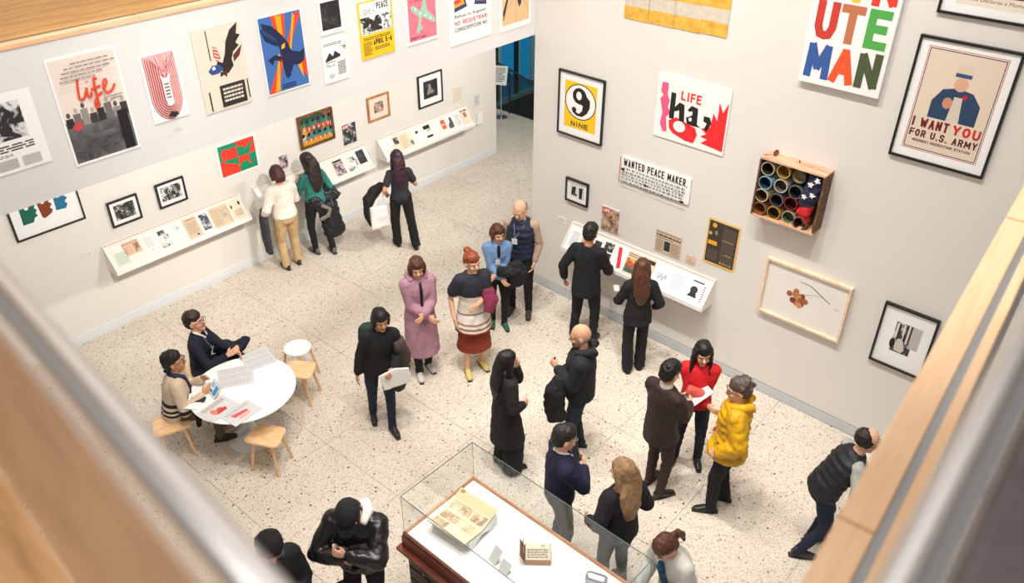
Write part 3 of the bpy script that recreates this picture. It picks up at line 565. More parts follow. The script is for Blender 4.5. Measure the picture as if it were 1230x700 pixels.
nt_ = lines('444444', .1, .85, .8, .92, 2)+[('p', '2b2b2b', [(.12, .54), (.3, .7), (.42, .6), (.5, .72), (.72, .6), (.72, .56), (.12, .5)]), ('r', ph_bw2, .7, .56, .95, .84), ('t', K, 'Sunday', .14, .44, .5, .52), ('t', K, 'May 4', .14, .35, .45, .43)]+lines('444444', .56, .14, .88, .46, 9)+lines('999999', .2, .1, .4, .2, 3)
sheet(MP_, [(384.1, 50), (414.8, 42.1), (421, 92.7), (390.4, 101.4)], 'notice_poster', 'white notice poster in black type below the crowd photograph poster', 'poster', nt_)
yl = [('r', 'f2c21f', .0, .0, 1, .99), ('r', WHT, .06, .42, .95, .96), ('r', photo('ink_crowd', (.02, .02, .02), (.8, .8, .8), 18, .48, .54), .06, .46, .95, .72), ('t', K, 'GIVE', .16, .76, .38, .85), ('t', K, 'for', .42, .78, .5, .84), ('g', K, 'PEACE', .54, .82, .88, .93, .16), ('t', K, 'ON THE WAR ACTION WEEK', .07, .425, .94, .465)]+lines('6a5410', .1, .32, .9, .38, 2)+[('g', K, 'APRIL 5-6', .38, .22, .92, .31, .2)]+lines('7a6418', .08, .06, .34, .3, 9)+lines('7a6418', .4, .12, .85, .19, 2)
sheet(MP_, [(427.8, 2.4), (469.8, -6), (474.5, 62), (434.4, 72.3)], 'peace_poster', 'yellow and white rally poster reading April 5-6', 'poster', yl)
pk = [('r', mat('pink_ink', hexc('EE7F90'), .7, var=.15, vscale=9), .06, .05, .95, .97), ('t', 'b3202c', 'a walk!', .14, .66, .55, .71)]
pk += [('p', '9cc8b4', [(.14, .60), (.24, .62), (.44, .50), (.52, .60), (.58, .72), (.66, .8), (.72, .78), (.64, .62), (.66, .5), (.9, .34), (.92, .28), (.84, .28), (.58, .38), (.5, .42), (.44, .3), (.5, .22), (.4, .2), (.34, .14), (.3, .22), (.38, .32), (.4, .42), (.2, .52)])]
pk += [('o', 'dfe9e0', .3, .55, .03, .02), ('o', 'dfe9e0', .44, .47, .03, .02), ('o', 'dfe9e0', .6, .42, .03, .02), ('o', 'dfe9e0', .76, .36, .03, .02), ('t', '2a1216', "DON'T you!", .1, .07, .58, .12, .02)]
sheet(MP_, None, 'aeroplane_poster', 'pink poster with pale green aeroplane on the parapet', 'poster', pk, box=top_open([(489.7, 55), (526.3, 45.6)], 4.72))
nr = []
for sgn in (0, 1):
    f = lambda P: [((x if not sgn else 1-x), y) for x, y in P]
    nr += [('p', '343a66', f([(.12, .95), (.12, .42), (.42, .46), (.34, .62), (.3, .95)])), ('p', 'efa03a', f([(.12, .95), (.12, .47), (.36, .50), (.28, .66), (.25, .95)])), ('p', 'd9432e', f([(.12, .9), (.12, .52), (.28, .53), (.22, .68), (.19, .9)])), ('p', WHT, f([(.12, .8), (.12, .57), (.22, .57), (.17, .7)]))]
nr += [('t', '3a3f55', 'Refuse to Register', .12, .33, .88, .385), ('g', 'c8392f', 'NO REGISTRAR', .12, .25, .88, .305, .17), ('g', '3a3a3a', 'CONSCRIPCION NO', .12, .17, .88, .22, .15)]
sheet(MP_, None, 'registrar_poster', 'white poster reading no registrar under blue and orange angular shapes', 'poster', nr, box=top_open([(540.4, 55), (590, 42.7)], 4.78))
lp = [('r', mat('poster_sand', hexc('E3B98E'), .7), .08, .08, .93, .96), ('p', '33303a', [(.12, .14), (.1, .26), (.2, .42), (.28, .62), (.3, .8), (.7, .9), (.78, .66), (.7, .6), (.64, .52), (.68, .34), (.62, .28), (.56, .36), (.56, .52), (.4, .5), (.3, .48), (.2, .3)]), ('o', 'a32430', .66, .62, .1, .05)]
for a, b_ in (((.55, .5), (.5, .08)), ((.6, .5), (.93, .2)), ((.5, .5), (.08, .16)), ((.7, .6), (.93, .34))): lp += ribbon('c9874f', [a, b_], .006)
sheet(MP_, None, 'horse_poster', 'sand coloured poster of a dark leaping shape beside the corner', 'poster', lp, box=top_open([(599.8, 38.9), (637, 28.8)], 4.74))
# ---- right wall
fl = []
for k in range(7): fl.append(('r', 'e0ad3e' if k % 2 == 0 else 'c9bda6', 0, k/7, 1, (k+1)/7+.002))
M_flagy = photo('flag_yellow', hexc('C88A22'), hexc('EBC158'), 24, .3, .7)
fl = [(f[0], M_flagy if f[1] == 'e0ad3e' else mat('flag_grey', hexc('CFC6B6'), .8, var=.12, vscale=20), *f[2:]) for f in fl]
fgo = thing('striped_cloth', 'yellow and grey striped paper banner pinned high on the right wall', 'banner', M=MB_ @ Matrix.Translation((1.31, 4.18, .003)))
for k, (dx, dy) in enumerate(((0, -.01), (.335, -.005), (.67, 0), (1.0, .012))):
    p_ = BM().box(dx, dx+.33, dy, 1.0+dy, 0, .006).out('paper_panel', mat('flag_grey', hexc('CFC6B6'), .8, var=.12, vscale=20), fgo)
    prints(p_, .33, 1.0, fl, .006, ox=dx, oy=dy)
nb = [('r', 'f0c01e', .14, .14, .84, .86), ('o', K, .49, .57, .345, .275), ('o', 'f0eeea', .49, .57, .325, .26), ('o', K, .47, .66, .155, .125), ('p', K, [(.50, .55), (.56, .58), (.625, .68), (.70, .63), (.70, .52), (.64, .42), (.54, .355), (.42, .35), (.33, .39), (.31, .44), (.36, .47), (.41, .44), (.40, .40), (.47, .39), (.53, .44), (.55, .52)]), ('o', 'f0eeea', .455, .665, .06, .065), ('o', K, .36, .435, .05, .04), ('g', K, 'NINE', .3, .175, .68, .25, .2)]
framed(MB_, [(670.6, 82.9), (726.5, 96.6), (721.7, 175), (669.4, 159.2)], 'framed_number_print', 'black framed yellow print with a big black figure nine', 'picture', nb, M_black, .02, .035)
hr_, hm_ = 'e0262c', 'e0557f'
ha = [('p', hm_, [(.06, .86), (.15, .86), (.15, .68), (.19, .6), (.17, .5), (.22, .42), (.16, .34), (.19, .12), (.13, .1), (.08, .22), (.1, .4), (.05, .6), (.09, .66), (.05, .72)]),
      ('p', hr_, [(.2, .3), (.3, .38), (.58, .3), (.62, .2), (.58, .06), (.46, .06), (.28, .12), (.22, .18)]), ('o', 'f1efec', .36, .25, .085, .085),
      ('p', hr_, [(.66, .32), (.78, .38), (.8, .6), (.86, .5), (.86, .78), (.92, .64), (.98, .8), (.98, .06), (.84, .08), (.68, .1), (.76, .18), (.66, .2), (.74, .26)]),
      ('g', 'd5322b', 'LIFE', .34, .66, .62, .80, .2), ('r', K, .20, .34, .27, .74), ('p', K, [(.25, .5), (.33, .62), (.40, .6), (.42, .34), (.345, .34), (.335, .5), (.27, .46)]), ('p', K, [(.45, .54), (.50, .62), (.59, .6), (.60, .36), (.65, .33), (.55, .32), (.46, .33), (.44, .42), (.52, .48), (.52, .54), (.47, .52)]), ('o', 'f1efec', .50, .41, .022, .03), ('p', K, [(.68, .52), (.76, .52), (.79, .44), (.74, .3), (.7, .32), (.73, .42), (.68, .44)])]
sheet(MB_, [(792, 86), (880, 107), (869, 188), (785, 162)], 'ha_poster', 'unframed white poster with torn red shapes and black letters ha', 'poster', ha, mat('poster_white', (.82, .81, .79), .7), d=.012)
wp = [('g', K, 'WANTED PEACE MAKER', .03, .64, .93, .93, .16), ('t', K, ',', .94, .6, .955, .68, .02)]
rnd = random.Random(2)
for row in range(5):
    x = .03; y = .54-row*.115
    while x < .93:
        wl = rnd.choice(['WE', 'NEED', 'THE', 'IN', 'OF', 'ALL', 'A', 'TO', 'NO']); ww = .018*len(wl)
        wp.append(('r', ['4a4a4a', '6b6b6b', '333333'][rnd.randrange(3)], x, y-.035, x+ww*.35, y+.035)); wp.append(('r', '7d7d7d', x+ww*.5, y-.035, x+ww*.75, y+.035)); x += ww+.012
for x, y in ((.05, .55), (.4, .22), (.93, .1)): wp.append(('p', K, [(x-.035, y+.04), (x+.01, y+.05), (x+.035, y), (x+.01, y-.05), (x-.02, y-.04)]))
wp.append(('r', 'c43a3a', 0, 0, .012, 1))
sheet(MB_, [(748, 189), (831, 213), (827, 246), (745, 217)], 'peace_maker_poster', 'long white poster headed wanted peace maker', 'poster', wp, d=.02)
mnW, mnH = .815, 1.22
mn = [('g', 'c43a30', 'U', .07, .36, .34, .655, .22), ('g', 'b9704e', 'T', .36, .36, .64, .655, .22), ('g', '4fa34a', 'E', .68, .36, .94, .655, .22), ('g', '34589c', 'M', .05, .05, .36, .335, .22), ('g', 'e8552c', 'A', .37, .05, .66, .335, .22), ('g', '4a5438', 'N', .68, .05, .95, .335, .22),
      ('r', K, .07, .68, .14, .95), ('r', '2b2b2b', .2, .68, .23, .93), ('o', '5a5a5a', .33, .71, .05, .03), ('g', 'e9bb24', 'I', .43, .675, .56, .95, .24), ('g', 'dd3a2a', 'N', .67, .675, .95, .95, .22)]
framed(MB_, None, 'minute_man_canvas', 'white canvas panel with big coloured letters minute man', 'print', mn, None, 0, .07, mat('canvas_white', (.84, .83, .82), .6), box=(3.525, 3.965, mnW, mnH))
sm = [('r', 'c9553f', .11, .09, .89, .93), ('r', 'f0ece6', .118, .096, .882, .924), ('r', '3a3a58', .125, .102, .875, .918), ('r', mat('recruit_beige', hexc('DCCBB8'), .7), .135, .11, .865, .91),
      # plain stand-in blocks for the printed illustration
      ('p', '27405f', [(.28, .38), (.28, .52), (.36, .62), (.5, .65), (.66, .63), (.76, .54), (.76, .38)]), ('p', 'cfc5b4', [(.47, .38), (.49, .58), (.57, .58), (.6, .38)]), ('o', 'd6a78c', .52, .68, .07, .055), ('r', 'd9c7b2', .44, .74, .6, .84), ('r', '2f4f7a', .44, .735, .6, .765), ('o', 'c98a6c', .44, .52, .05, .045), ('o', 'b3262c', .59, .59, .025, .02),
      ('g', '6e1519', 'I WANT', .15, .285, .53, .365, .2), ('g', 'c4262b', 'YOU', .57, .285, .85, .365, .22), ('g', '5a1a1c', 'FOR U.S. ARMY', .15, .205, .85, .265, .2), ('g', '3a2222', 'NEAREST RECRUITING STATION', .2, .163, .8, .185, .18)]
framed(MB_, [(1105.3, 35.7), (1230, 64), (1186, 222.6), (1067.6, 185.5)], 'framed_recruiting_poster', 'black framed recruiting poster reading I want you for US army', 'poster', sm, M_black, .022, .04, M_mat, box=(4.555, 3.46, .86, 1.155))
framed(MB_, None, 'framed_print', 'black framed print with a brown picture, cut by the top right corner', 'picture', [('r', M_cream, .12, .08, 1-.1, .95), ('r', ph_tan, .16, .16, .84, .9), ('t', '5a4a40', 'Peace Declares a Momentum Plan', .18, .115, .82, .14)], M_black, .022, .04, box=(4.63, 4.82, 1.05, 1.2))
framed(MB_, [(678.9, 214), (706.5, 220), (705, 248.5), (678.9, 241)], 'framed_photo', 'small black framed photograph at the left end of the right wall', 'picture', [('r', 'd9d6cf', .2, .22, .82, .82), ('p', '24211e', [(.24, .3), (.28, .66), (.45, .7), (.42, .35)]), ('p', K, [(.6, .24), (.58, .7), (.75, .72), (.72, .24)]), ('r', '55504a', .3, .3, .5, .4)], M_black, .022, .035)
sheet(MB_, [(669.5, 259), (680, 262), (680, 269), (669.5, 266)], 'wall_label', 'small white wall label below the small framed photograph on the right wall', 'label', lines('b8b4b0', .1, .15, .9, .85, 4))
sheet(MB_, [(723, 247), (744, 253), (742.5, 281.5), (722.4, 274)], 'magazine_cover', 'brown magazine cover with a red header on the right wall', 'magazine', [('r', ph_sep, 0, 0, 1, 1), ('r', 'd33a33', .04, .74, .5, .96), ('g', WHT, 'LIFE', .09, .78, .45, .92, .24)], d=.012)
sheet(MB_, [(787.5, 275), (820, 284.5), (816.7, 311.5), (786.6, 301)], 'newspaper_page', 'tan newspaper front page above the right wall ledge', 'newspaper', [('r', ph_dark, .36, .16, .58, .58)]+lines('4a4036', .04, .72, .96, .84, 1, 3, .6)+lines('5a5046', .04, .64, .7, .7, 1)+lines('8a7a66', .05, .06, .32, .6, 10)+lines('8a7a66', .62, .06, .95, .6, 10)+lines('8a7a66', .04, .88, .95, .95, 1), mat('newsprint_tan', hexc('CDB79D'), .8))
sheet(MB_, [(824, 305), (836, 309), (834.7, 319), (823.6, 315.5)], 'small_card', 'tiny pinkish card beside the tan newspaper page', 'card', [('r', '8a6a5c', .38, .4, .5, .6)]+lines('b79a8a', .1, .12, .9, .35, 2), mat('card_pink', hexc('D9BDA9'), .8))
dk = [('r', mat('ink_brown_black', hexc('3B342E'), .7), .05, .05, .95, .96)]+lines('6e6358', .5, .1, .9, .88, 22, 4, .4)+lines('6e6358', .1, .1, .45, .35, 8, 2, .4)+[('o', 'd9a233', .22, .87, .07, .05), ('r', 'e5a91e', .08, .44, .36, .53), ('o', 'c9a060', .12, .68, .05, .04), ('o', '9a8468', .3, .72, .04, .05), ('r', 'c9a060', .5, .6, .85, .612), ('r', 'c9a060', .62, .3, .85, .312)]
for k in range(4): dk.append(('o', 'c9a06a', .55+.1*k, .09, .035, .035)); dk.append(('o', '3b342e', .55+.1*k, .075, .025, .025))
sheet(MB_, [(852, 262), (891, 272.5), (881, 328), (843.7, 313)], 'dark_newspaper', 'dark brown newspaper page with yellow edging on the right wall', 'newspaper', dk, mat('edge_yellow', hexc('E3B86A'), .7))
M_lightf = wood('pale_frame', hexc('DDBFA0'), hexc('EFD8BE'), (6, 6, 6), .5)
cr = [('r', mat('crumpled_paper', (.78, .75, .71), .8, bump=1, bscale=5), .02, .03, .98, .97)]
rnd = random.Random(3)
for k in range(16): a = rnd.uniform(0, 6.3); q = rnd.random()*.08; cr.append(('o', ['b97b4e', 'a05a34', 'c98f66', '7c3f25'][k % 4], .40+q*1.2*math.cos(a)+.04*(k % 3), .52+q*1.5*math.sin(a)-.03*(k % 3), .035, .05))
cr += ribbon('3a3a3a', curve([(.42, .78), (.55, .77), (.68, .68), (.8, .6)]), .005)+ribbon('4a4a4a', curve([(.5, .58), (.62, .64), (.72, .66)]), .003)+ribbon('6a4a3a', [(.86, .55), (.92, .54)], .003)
wf = framed(MB_, [(922.3, 308.6), (1025.7, 348.9), (1004.6, 412.3), (908.9, 371.2)], 'framed_drawing', 'pale wood framed crumpled paper drawing with a brown stain', 'picture', cr, M_lightf, .024, .06, mat('paper_ivory', (.78, .75, .7), .8))
fp = [('r', ph_bw, .3, .27, .66, .76), ('r', 'b9b5ae', .6, .4, .78, .76), ('r', 'd8d5cf', .32, .5, .36, .74), ('r', '2a2826', .36, .5, .4, .74), ('r', 'd8d5cf', .44, .5, .48, .74), ('r', '2a2826', .5, .45, .53, .76), ('r', 'cfcbc5', .53, .45, .57, .76), ('r', '2a2826', .57, .45, .6, .76), ('p', 'c9c4bc', [(.38, .3), (.36, .44), (.42, .52), (.5, .48), (.56, .34), (.52, .28)]), ('o', '45403b', .43, .54, .035, .04), ('o', '1d1b1a', .32, .4, .05, .08)]
framed(MB_, [(1064.9, 362.6), (1131.3, 387.7), (1103, 456), (1041.8, 430)], 'framed_photo', 'black framed photograph of a seated figure before striped cloth', 'picture', fp, M_black, .022, .04)
# ---- crate of tins
M_crate = wood('crate_wood', hexc('B98A68'), hexc('E2BEA0'), (2, 9, 9), .75); M_crated = wood('crate_wood_dark', hexc('4A3423'), hexc('7A5638'), (2, 9, 9), .8)
cx0, cx1, cz0, cz1, cdp = 3.345, 4.075, 2.425, 3.12, .21
ct = thing('tin_can_crate', 'old wooden crate of tins with a starry cloth, hung on the right wall', 'artwork', M=MB_ @ Matrix.Translation((cx0, cz0, 0)))
CW, CHh = cx1-cx0, cz1-cz0
BM().box(0, CW, CHh-.02, CHh, .0, cdp).out('top_board', M_crate, ct); BM().box(0, CW, 0, .018, 0, cdp).out('bottom_board', M_crate, ct)
BM().box(0, .018, .018, CHh-.02, 0, cdp).out('side_board', M_crated, ct)
sdb = BM(); sdb.prism([(0, .018), (cdp*.9, .018), (cdp, .12), (cdp*.88, .25), (cdp*.97, .4), (cdp*.86, .52), (cdp, CHh-.02), (0, CHh-.02)], 0, .02, M=Matrix(((0, 0, 1, CW-.02), (0, 1, 0, 0), (1, 0, 0, 0), (0, 0, 0, 1)))); sdb.out('side_board', M_crated, ct)
BM().box(.018, CW-.02, .018, CHh-.02, 0, .01).out('back_board', M_crated, ct)
tins = [(.095, .575, 'bdb6a4', '2b261c'), (.265, .585, 'cda455', '8a6a34'), (.435, .575, '4a4238', 'a39274'), (.095, .41, '8fb2cc', '1e3550'), (.265, .42, 'c8c6bd', '5c5549'), (.43, .395, '6d7276', '14181c'), (.08, .255, 'd9cda6', '4a3d22'), (.25, .245, '6b6c6c', '1a1a1a'), (.405, .25, 'a02a38', '33090f'), (.085, .095, '8d6a52', '8a4a1c'), (.245, .09, 'c79a3c', '4a3412'), (.41, .085, 'b9b39c', '5d6148'), (.56, .08, '7b6250', '3a2418')]
for i, (x, y, c, c2) in enumerate(tins):
    b = BM(); n = 20; ro, ri, z0_, z1_ = .078, .066, .012, cdp-.02-.02*(i % 3)
    L_ = [[b.bm.verts.new((x+r*math.cos(2*math.pi*k/n), y+r*math.sin(2*math.pi*k/n), z)) for k in range(n)] for r, z in ((ro, z0_), (ro, z1_), (ri, z1_), (ri, z0_+.03))]
    for A_, B_ in zip(L_, L_[1:]):
        for k in range(n): b.bm.faces.new((A_[k], A_[(k+1) % n], B_[(k+1) % n], B_[k]))
    fc = b.bm.faces.new(L_[-1]); fc.material_index = 1
    o = b.out('tin', [mat('tin_'+c, hexc(c), .35, .4), mat('tinin_'+c2, hexc(c2), .6)], ct)
    for p in o.data.polygons:
        if abs(p.center.z-(z1_+z0_+.03)/2) < .02 and math.hypot(p.center.x-x, p.center.y-y) < .07: p.material_index = 1
fb = BM().limb([(.6, .62, .1), (.62, .5, .13), (.6, .4, .14), (.56, .3, .12)], [(.08, .07), (.10, .08), (.10, .08), (.09, .07)])
sculpt(fb, 'star_cloth', mat('navy_cloth', hexc('272744'), .85), ct, .012, 3, .05, .07)
for x, y, a in ((.60, .56, .3), (.56, .41, .1), (.64, .45, 1.2), (.66, .62, .8)):
    pts = [(x+r*math.cos(a+k*math.pi/5), y+r*math.sin(a+k*math.pi/5)) for k in range(10) for r in [(.032 if k % 2 == 0 else .013)]]
    BM().prism(pts, .2, .232).out('star', M_paper, ct)
fr_ = BM().limb([(.6, .3, .12), (.56, .2, .14), (.6, .12, .12)], [(.07, .06), (.085, .07), (.05, .05)])
sculpt(fr_, 'red_cloth', mat('red_cloth', hexc('C4201F'), .8), ct, .012, 3, .05, .07)
tg = BM().limb([(0, 0, 0), (0, 0, .004)], [(.03, .045), (.03, .045)], n=16, dome=False).out('disc', mat('bronze_disc', hexc('8A6A50'), .4, .6), ct); tg.location = (.13, CHh+.055, .13); tg.rotation_euler = (R(15), R(40), 0)
BM().limb([(.0, CHh, .14), (.06, CHh+.02, .15), (.12, CHh+.03, .14)], [.003]*3, n=6).out('wire', M_black, ct)
BM().limb([(.38, CHh-.005, .08), (.38, CHh+.02, .08)], [.004, .009], n=8).out('eyelet', M_black, ct)

# ================================================================ DISPLAY LEDGES
def ledge(M, x0, x1, ztop, label):
    t = thing('display_ledge', label, 'shelf', group='white display ledges along the walls', M=M @ Matrix.Translation((x0, ztop-1.22, 0))); Lx = x1-x0
    prof = [(0, 1.23), (.035, 1.23), (.04, 1.20), (.232, .912), (.26, .912), (.26, .885), (0, .885)]
    b = BM(); MM = Matrix(((0, 0, 1, 0), (0, 1, 0, 0), (1, 0, 0, 0), (0, 0, 0, 1)))
    b.prism([(z, y) for z, y in prof], 0, Lx, M=MM); b.out('tray', M_whitep, t)
    BM().box(0, Lx, 1.2295, 1.2325, .028, .036).out('wood_edge', M_shelfedge, t)
    BM().box(0, Lx, .885, .94, .26, .268).out('lip', M_white, t)
    for xx in (-.012, Lx): 
        e = BM(); e.prism([(0, 1.235), (.036, 1.235), (.268, .945), (.268, .885), (0, .885)], xx, xx+.012, M=MM); e.out('end_panel', M_whitep, t)
    return t
def docs(M, x0, x1, ztop, rows, group):
    sl = V((0, .288, -.192)).normalized(); nn = V((1, 0, 0)).cross(sl)
    for (u0, u1, v0, v1, name, label, cat, board, items) in rows:
        X0 = x0+u0*(x1-x0); W = (u1-u0)*(x1-x0); H = (v1-v0)*.335
        base = V((X0, .916+ztop-1.22, .232)) + sl*(v0*.335) + nn*.002
        F = Matrix(((1, 0, 0, base.x), (0, sl.y, nn.y, base.y), (0, sl.z, nn.z, base.z), (0, 0, 0, 1)))
        t = thing(name, label, cat, M=M @ F, group=group)
        BM().box(0, W, 0, H, 0, .002).out('page', board, t)
        if items: prints(t, W, H, items, .002)
bp = mat('page_blueish', (.78, .80, .84), .7); gp = mat('page_green', hexc('DCE5D6'), .7); sp = mat('page_salmon', hexc('E8C4A4'), .8); np_ = mat('page_newsprint', hexc('DEC7AA'), .8); cp = mat('page_cream', hexc('EBD9C2'), .7)
def led(M, TL, TR): a, b_ = on(M, *TL, .03), on(M, *TR, .03); return a[0], b_[0], (a[1]+b_[1])/2-.005
a0, a1, az = led(MA_, (124, 298), (286.4, 233))
ledge(MA_, a0, a1, az, 'long white display ledge nearest the left edge, full of papers')
docs(MA_, a0, a1, az, [
 (.03, .12, .15, .75, 'leaflet', 'pale green leaflet at the left end of the left ledge', 'paper', gp, lines('a9b8a0', .1, .1, .9, .9, 9)),
 (.105, .215, .42, .97, 'clipping', 'salmon newspaper clipping with a red photo at the left ledge', 'newspaper', sp, [('r', ph_sep, .6, .1, .95, .75)]+lines('a06a5a', .05, .78, .95, .95, 2)+lines('c89a84', .05, .1, .5, .7, 6)),
 (.235, .315, .2, .95, 'typed_page', 'white typed page right of the salmon clipping', 'paper', M_paper, lines('bdbdbd', .15, .3, .85, .9, 9)+[('r', '555555', .45, .12, .55, .17)]),
 (.33, .42, .08, .96, 'photo_page', 'white page of small black photographs on the left ledge', 'print', M_paper, [('r', ph_bw2, .1, .12, .9, .7), ('r', ph_bw, .2, .72, .75, .93)]),
 (.435, .525, .28, .96, 'booklet', 'white booklet with a tiny grey picture on the left ledge', 'booklet', M_paper, [('r', ph_bw2, .3, .45, .7, .75)]+lines('cccccc', .1, .8, .9, .92, 2)),
 (.535, .635, .08, .97, 'typed_page', 'cream typed page with a black headline on the left ledge', 'paper', np_, lines('4a4038', .2, .86, .9, .93, 1)+lines('a89680', .1, .2, .9, .8, 12)+[('r', '4a3a30', .6, .08, .75, .16)]),
 (.645, .725, .1, .97, 'photograph', 'dark blue-black portrait photograph on the left ledge', 'print', M_paper, [('r', photo('print_bluebl', (.01, .012, .03), (.6, .62, .7), 30, .45, .58), .12, .12, .88, .92)]),
 (.735, .88, .08, .98, 'newspaper', 'tan newspaper with a portrait near the right of the left ledge', 'newspaper', np_, [('r', ph_news, .55, .35, .8, .9)]+lines('b09a80', .05, .1, .5, .9, 12)+lines('b09a80', .84, .1, .96, .9, 12)),
 (.89, .985, .1, .98, 'cartoon_page', 'cream cartoon page at the right end of the left ledge', 'paper', cp, [('p', K, [(.08, .62), (.2, .6), (.22, .74), (.1, .8)]), ('p', '3a1c18', [(.74, .7), (.9, .66), (.92, .84), (.78, .88)])]+lines('b09a80', .2, .15, .9, .5, 5))], 'papers on the left ledge')
a0, a1, az = led(MA_, (304, 224.5), (437.7, 174.8))
ledge(MA_, a0, a1, az, 'white display ledge behind the cream sweater and teal top visitors')
docs(MA_, a0, a1, az, [
 (.02, .15, .1, .85, 'handwritten_page', 'blueish page at the left end of the middle ledge', 'paper', bp, lines('b8bccb', .1, .1, .9, .9, 10)),
 (.17, .27, .3, .95, 'handwritten_page', 'second blueish page from the left of the middle ledge', 'paper', bp, lines('b8bccb', .1, .1, .9, .9, 8)),
 (.35, .46, .1, .97, 'magazine', 'brown patterned magazine between the two visitors at the middle ledge', 'magazine', np_, [('r', ph_sep, .05, .05, .95, .95)]),
 (.655, .755, .08, .95, 'magazine', 'purple toned magazine right of the teal visitor', 'magazine', M_cream, [('r', ph_pp, .08, .08, .92, .8), ('r', '2a2226', .1, .82, .9, .93)]),
 (.77, .88, .1, .82, 'photograph', 'black and white crowd photograph on the middle ledge', 'print', M_paper, [('r', ph_bw2, .04, .04, .96, .96)]),
 (.885, .965, .25, .97, 'photograph', 'dark photograph at the right end of the middle ledge', 'print', M_paper, [('r', ph_dark, .03, .03, .97, .97)])], 'papers on the middle ledge')
a0, a1, az = led(MA_, (452.4, 165.6), (559.5, 128.4))
ledge(MA_, a0, a1, az, 'white display ledge nearest the doorway on the left wall')
docs(MA_, a0, a1, az, [
 (.02, .12, .1, .92, 'typed_page', 'white page at the left end of the doorway ledge', 'paper', M_paper, lines('cfcfcf', .1, .1, .9, .9, 9)),
 (.13, .33, .1, .96, 'newspaper', 'tan newspaper with a dark photo on the doorway ledge', 'newspaper', cp, [('r', ph_bw, .04, .5, .28, .9), ('r', ph_bw, .8, .12, .95, .4)]+lines('c0a88e', .35, .1, .75, .9, 10)),
 (.35, .44, .3, .95, 'card', 'white card with a small black mark on the doorway ledge', 'card', M_paper, [('p', K, [(.3, .5), (.6, .6), (.5, .8), (.25, .72)])]),
 (.455, .55, .12, .95, 'printed_page', 'white page printed with bold black blocks on the doorway ledge', 'paper', M_paper, [('r', K, .1, .68, .85, .92), ('r', ph_bw2, .15, .3, .85, .66), ('r', K, .15, .12, .85, .26)]),
 (.655, .705, .3, .85, 'card', 'small orange card on the doorway ledge', 'card', M_paper, [('r', 'd9582c', .05, .05, .95, .95), ('r', 'efcabb', .2, .4, .7, .55)]),
 (.72, .80, .2, .9, 'photograph', 'grey cut-out portrait on the doorway ledge', 'print', M_paper, [('p', '55504d', [(.1, .05), (.15, .4), (.4, .5), (.5, .9), (.8, .85), (.85, .4), (.8, .05)])]),
 (.82, .885, .15, .92, 'typed_page', 'narrow typed page near the right of the doorway ledge', 'paper', M_paper, lines('a9a9b5', .1, .1, .9, .9, 8)),
 (.895, .985, .12, .97, 'flyer', 'cream flyer with red heading at the right end of the doorway ledge', 'paper', cp, [('r', 'c05a3a', .1, .84, .4, .94), ('r', '3a2a22', .5, .84, .9, .92), ('r', ph_sep, .3, .45, .7, .76)])], 'papers on the doorway ledge')
b0, b1, bz = led(MB_, (688.5, 268), (858, 337))
ledge(MB_, b0, b1, bz, 'white display ledge along the right wall in front of two visitors')
docs(MB_, b0, b1, bz, [
 (.02, .09, .1, .92, 'typed_page', 'grey typed page at the left end of the right wall ledge', 'paper', bp, lines('a9a9a9', .1, .1, .9, .9, 10)),
 (.10, .19, .1, .95, 'newspaper', 'brown newspaper left of centre on the right wall ledge', 'newspaper', np_, [('r', ph_sep, .1, .2, .9, .85)]),
 (.195, .255, .1, .9, 'photograph', 'narrow black photograph on the right wall ledge', 'print', M_paper, [('r', ph_dark, .08, .1, .92, .9)]),
 (.265, .345, .08, .97, 'photo_sheet', 'sheet of two stacked black photographs on the right wall ledge', 'print', M_paper, [('r', ph_bw, .08, .54, .92, .95), ('r', ph_bw, .08, .08, .92, .48)]),
 (.355, .43, .05, .97, 'red_sheet', 'white sheet with a red diagonal band on the right wall ledge', 'print', M_paper, [('p', 'd62a38', [(.15, .95), (.5, .95), (.95, .1), (.6, .05)])]),
 (.44, .54, .05, .97, 'magazine', 'brown illustrated magazine on the right wall ledge', 'magazine', np_, [('r', ph_col, .08, .08, .92, .7)]+lines('5a4030', .1, .75, .9, .93, 2)),
 (.55, .635, .06, .97, 'newspaper', 'newspaper with bold black headline on the right wall ledge', 'newspaper', np_, [('r', '2a2a2e', .05, .76, .95, .93), ('r', ph_sep, .5, .1, .9, .5)]+lines('8a8072', .05, .1, .45, .7, 7)),
 (.645, .74, .1, .95, 'drawing', 'blue ink drawing on the right wall ledge', 'drawing', bp, ribbon('7c88a8', curve([(.15, .45), (.3, .6), (.35, .3), (.5, .62), (.6, .3), (.8, .6), (.88, .4)]), .014)+ribbon('7c88a8', curve([(.2, .4), (.45, .45), (.85, .5)]), .01)),
 (.75, .855, .1, .95, 'typed_page', 'pale blue typed page on the right wall ledge', 'paper', bp, lines('b4bac6', .12, .1, .88, .9, 11)),
 (.87, .985, .06, .97, 'portrait_flyer', 'white flyer with a black portrait at the right end of the right wall ledge', 'paper', M_paper, [('o', '33302e', .36, .5, .2, .16), ('p', '2a2826', [(.1, .2), (.25, .42), (.5, .42), (.62, .2)]), ('r', '3a3a3a', .15, .84, .75, .9)]+lines('555555', .8, .1, .92, .8, 7))], 'papers on the right wall ledge')

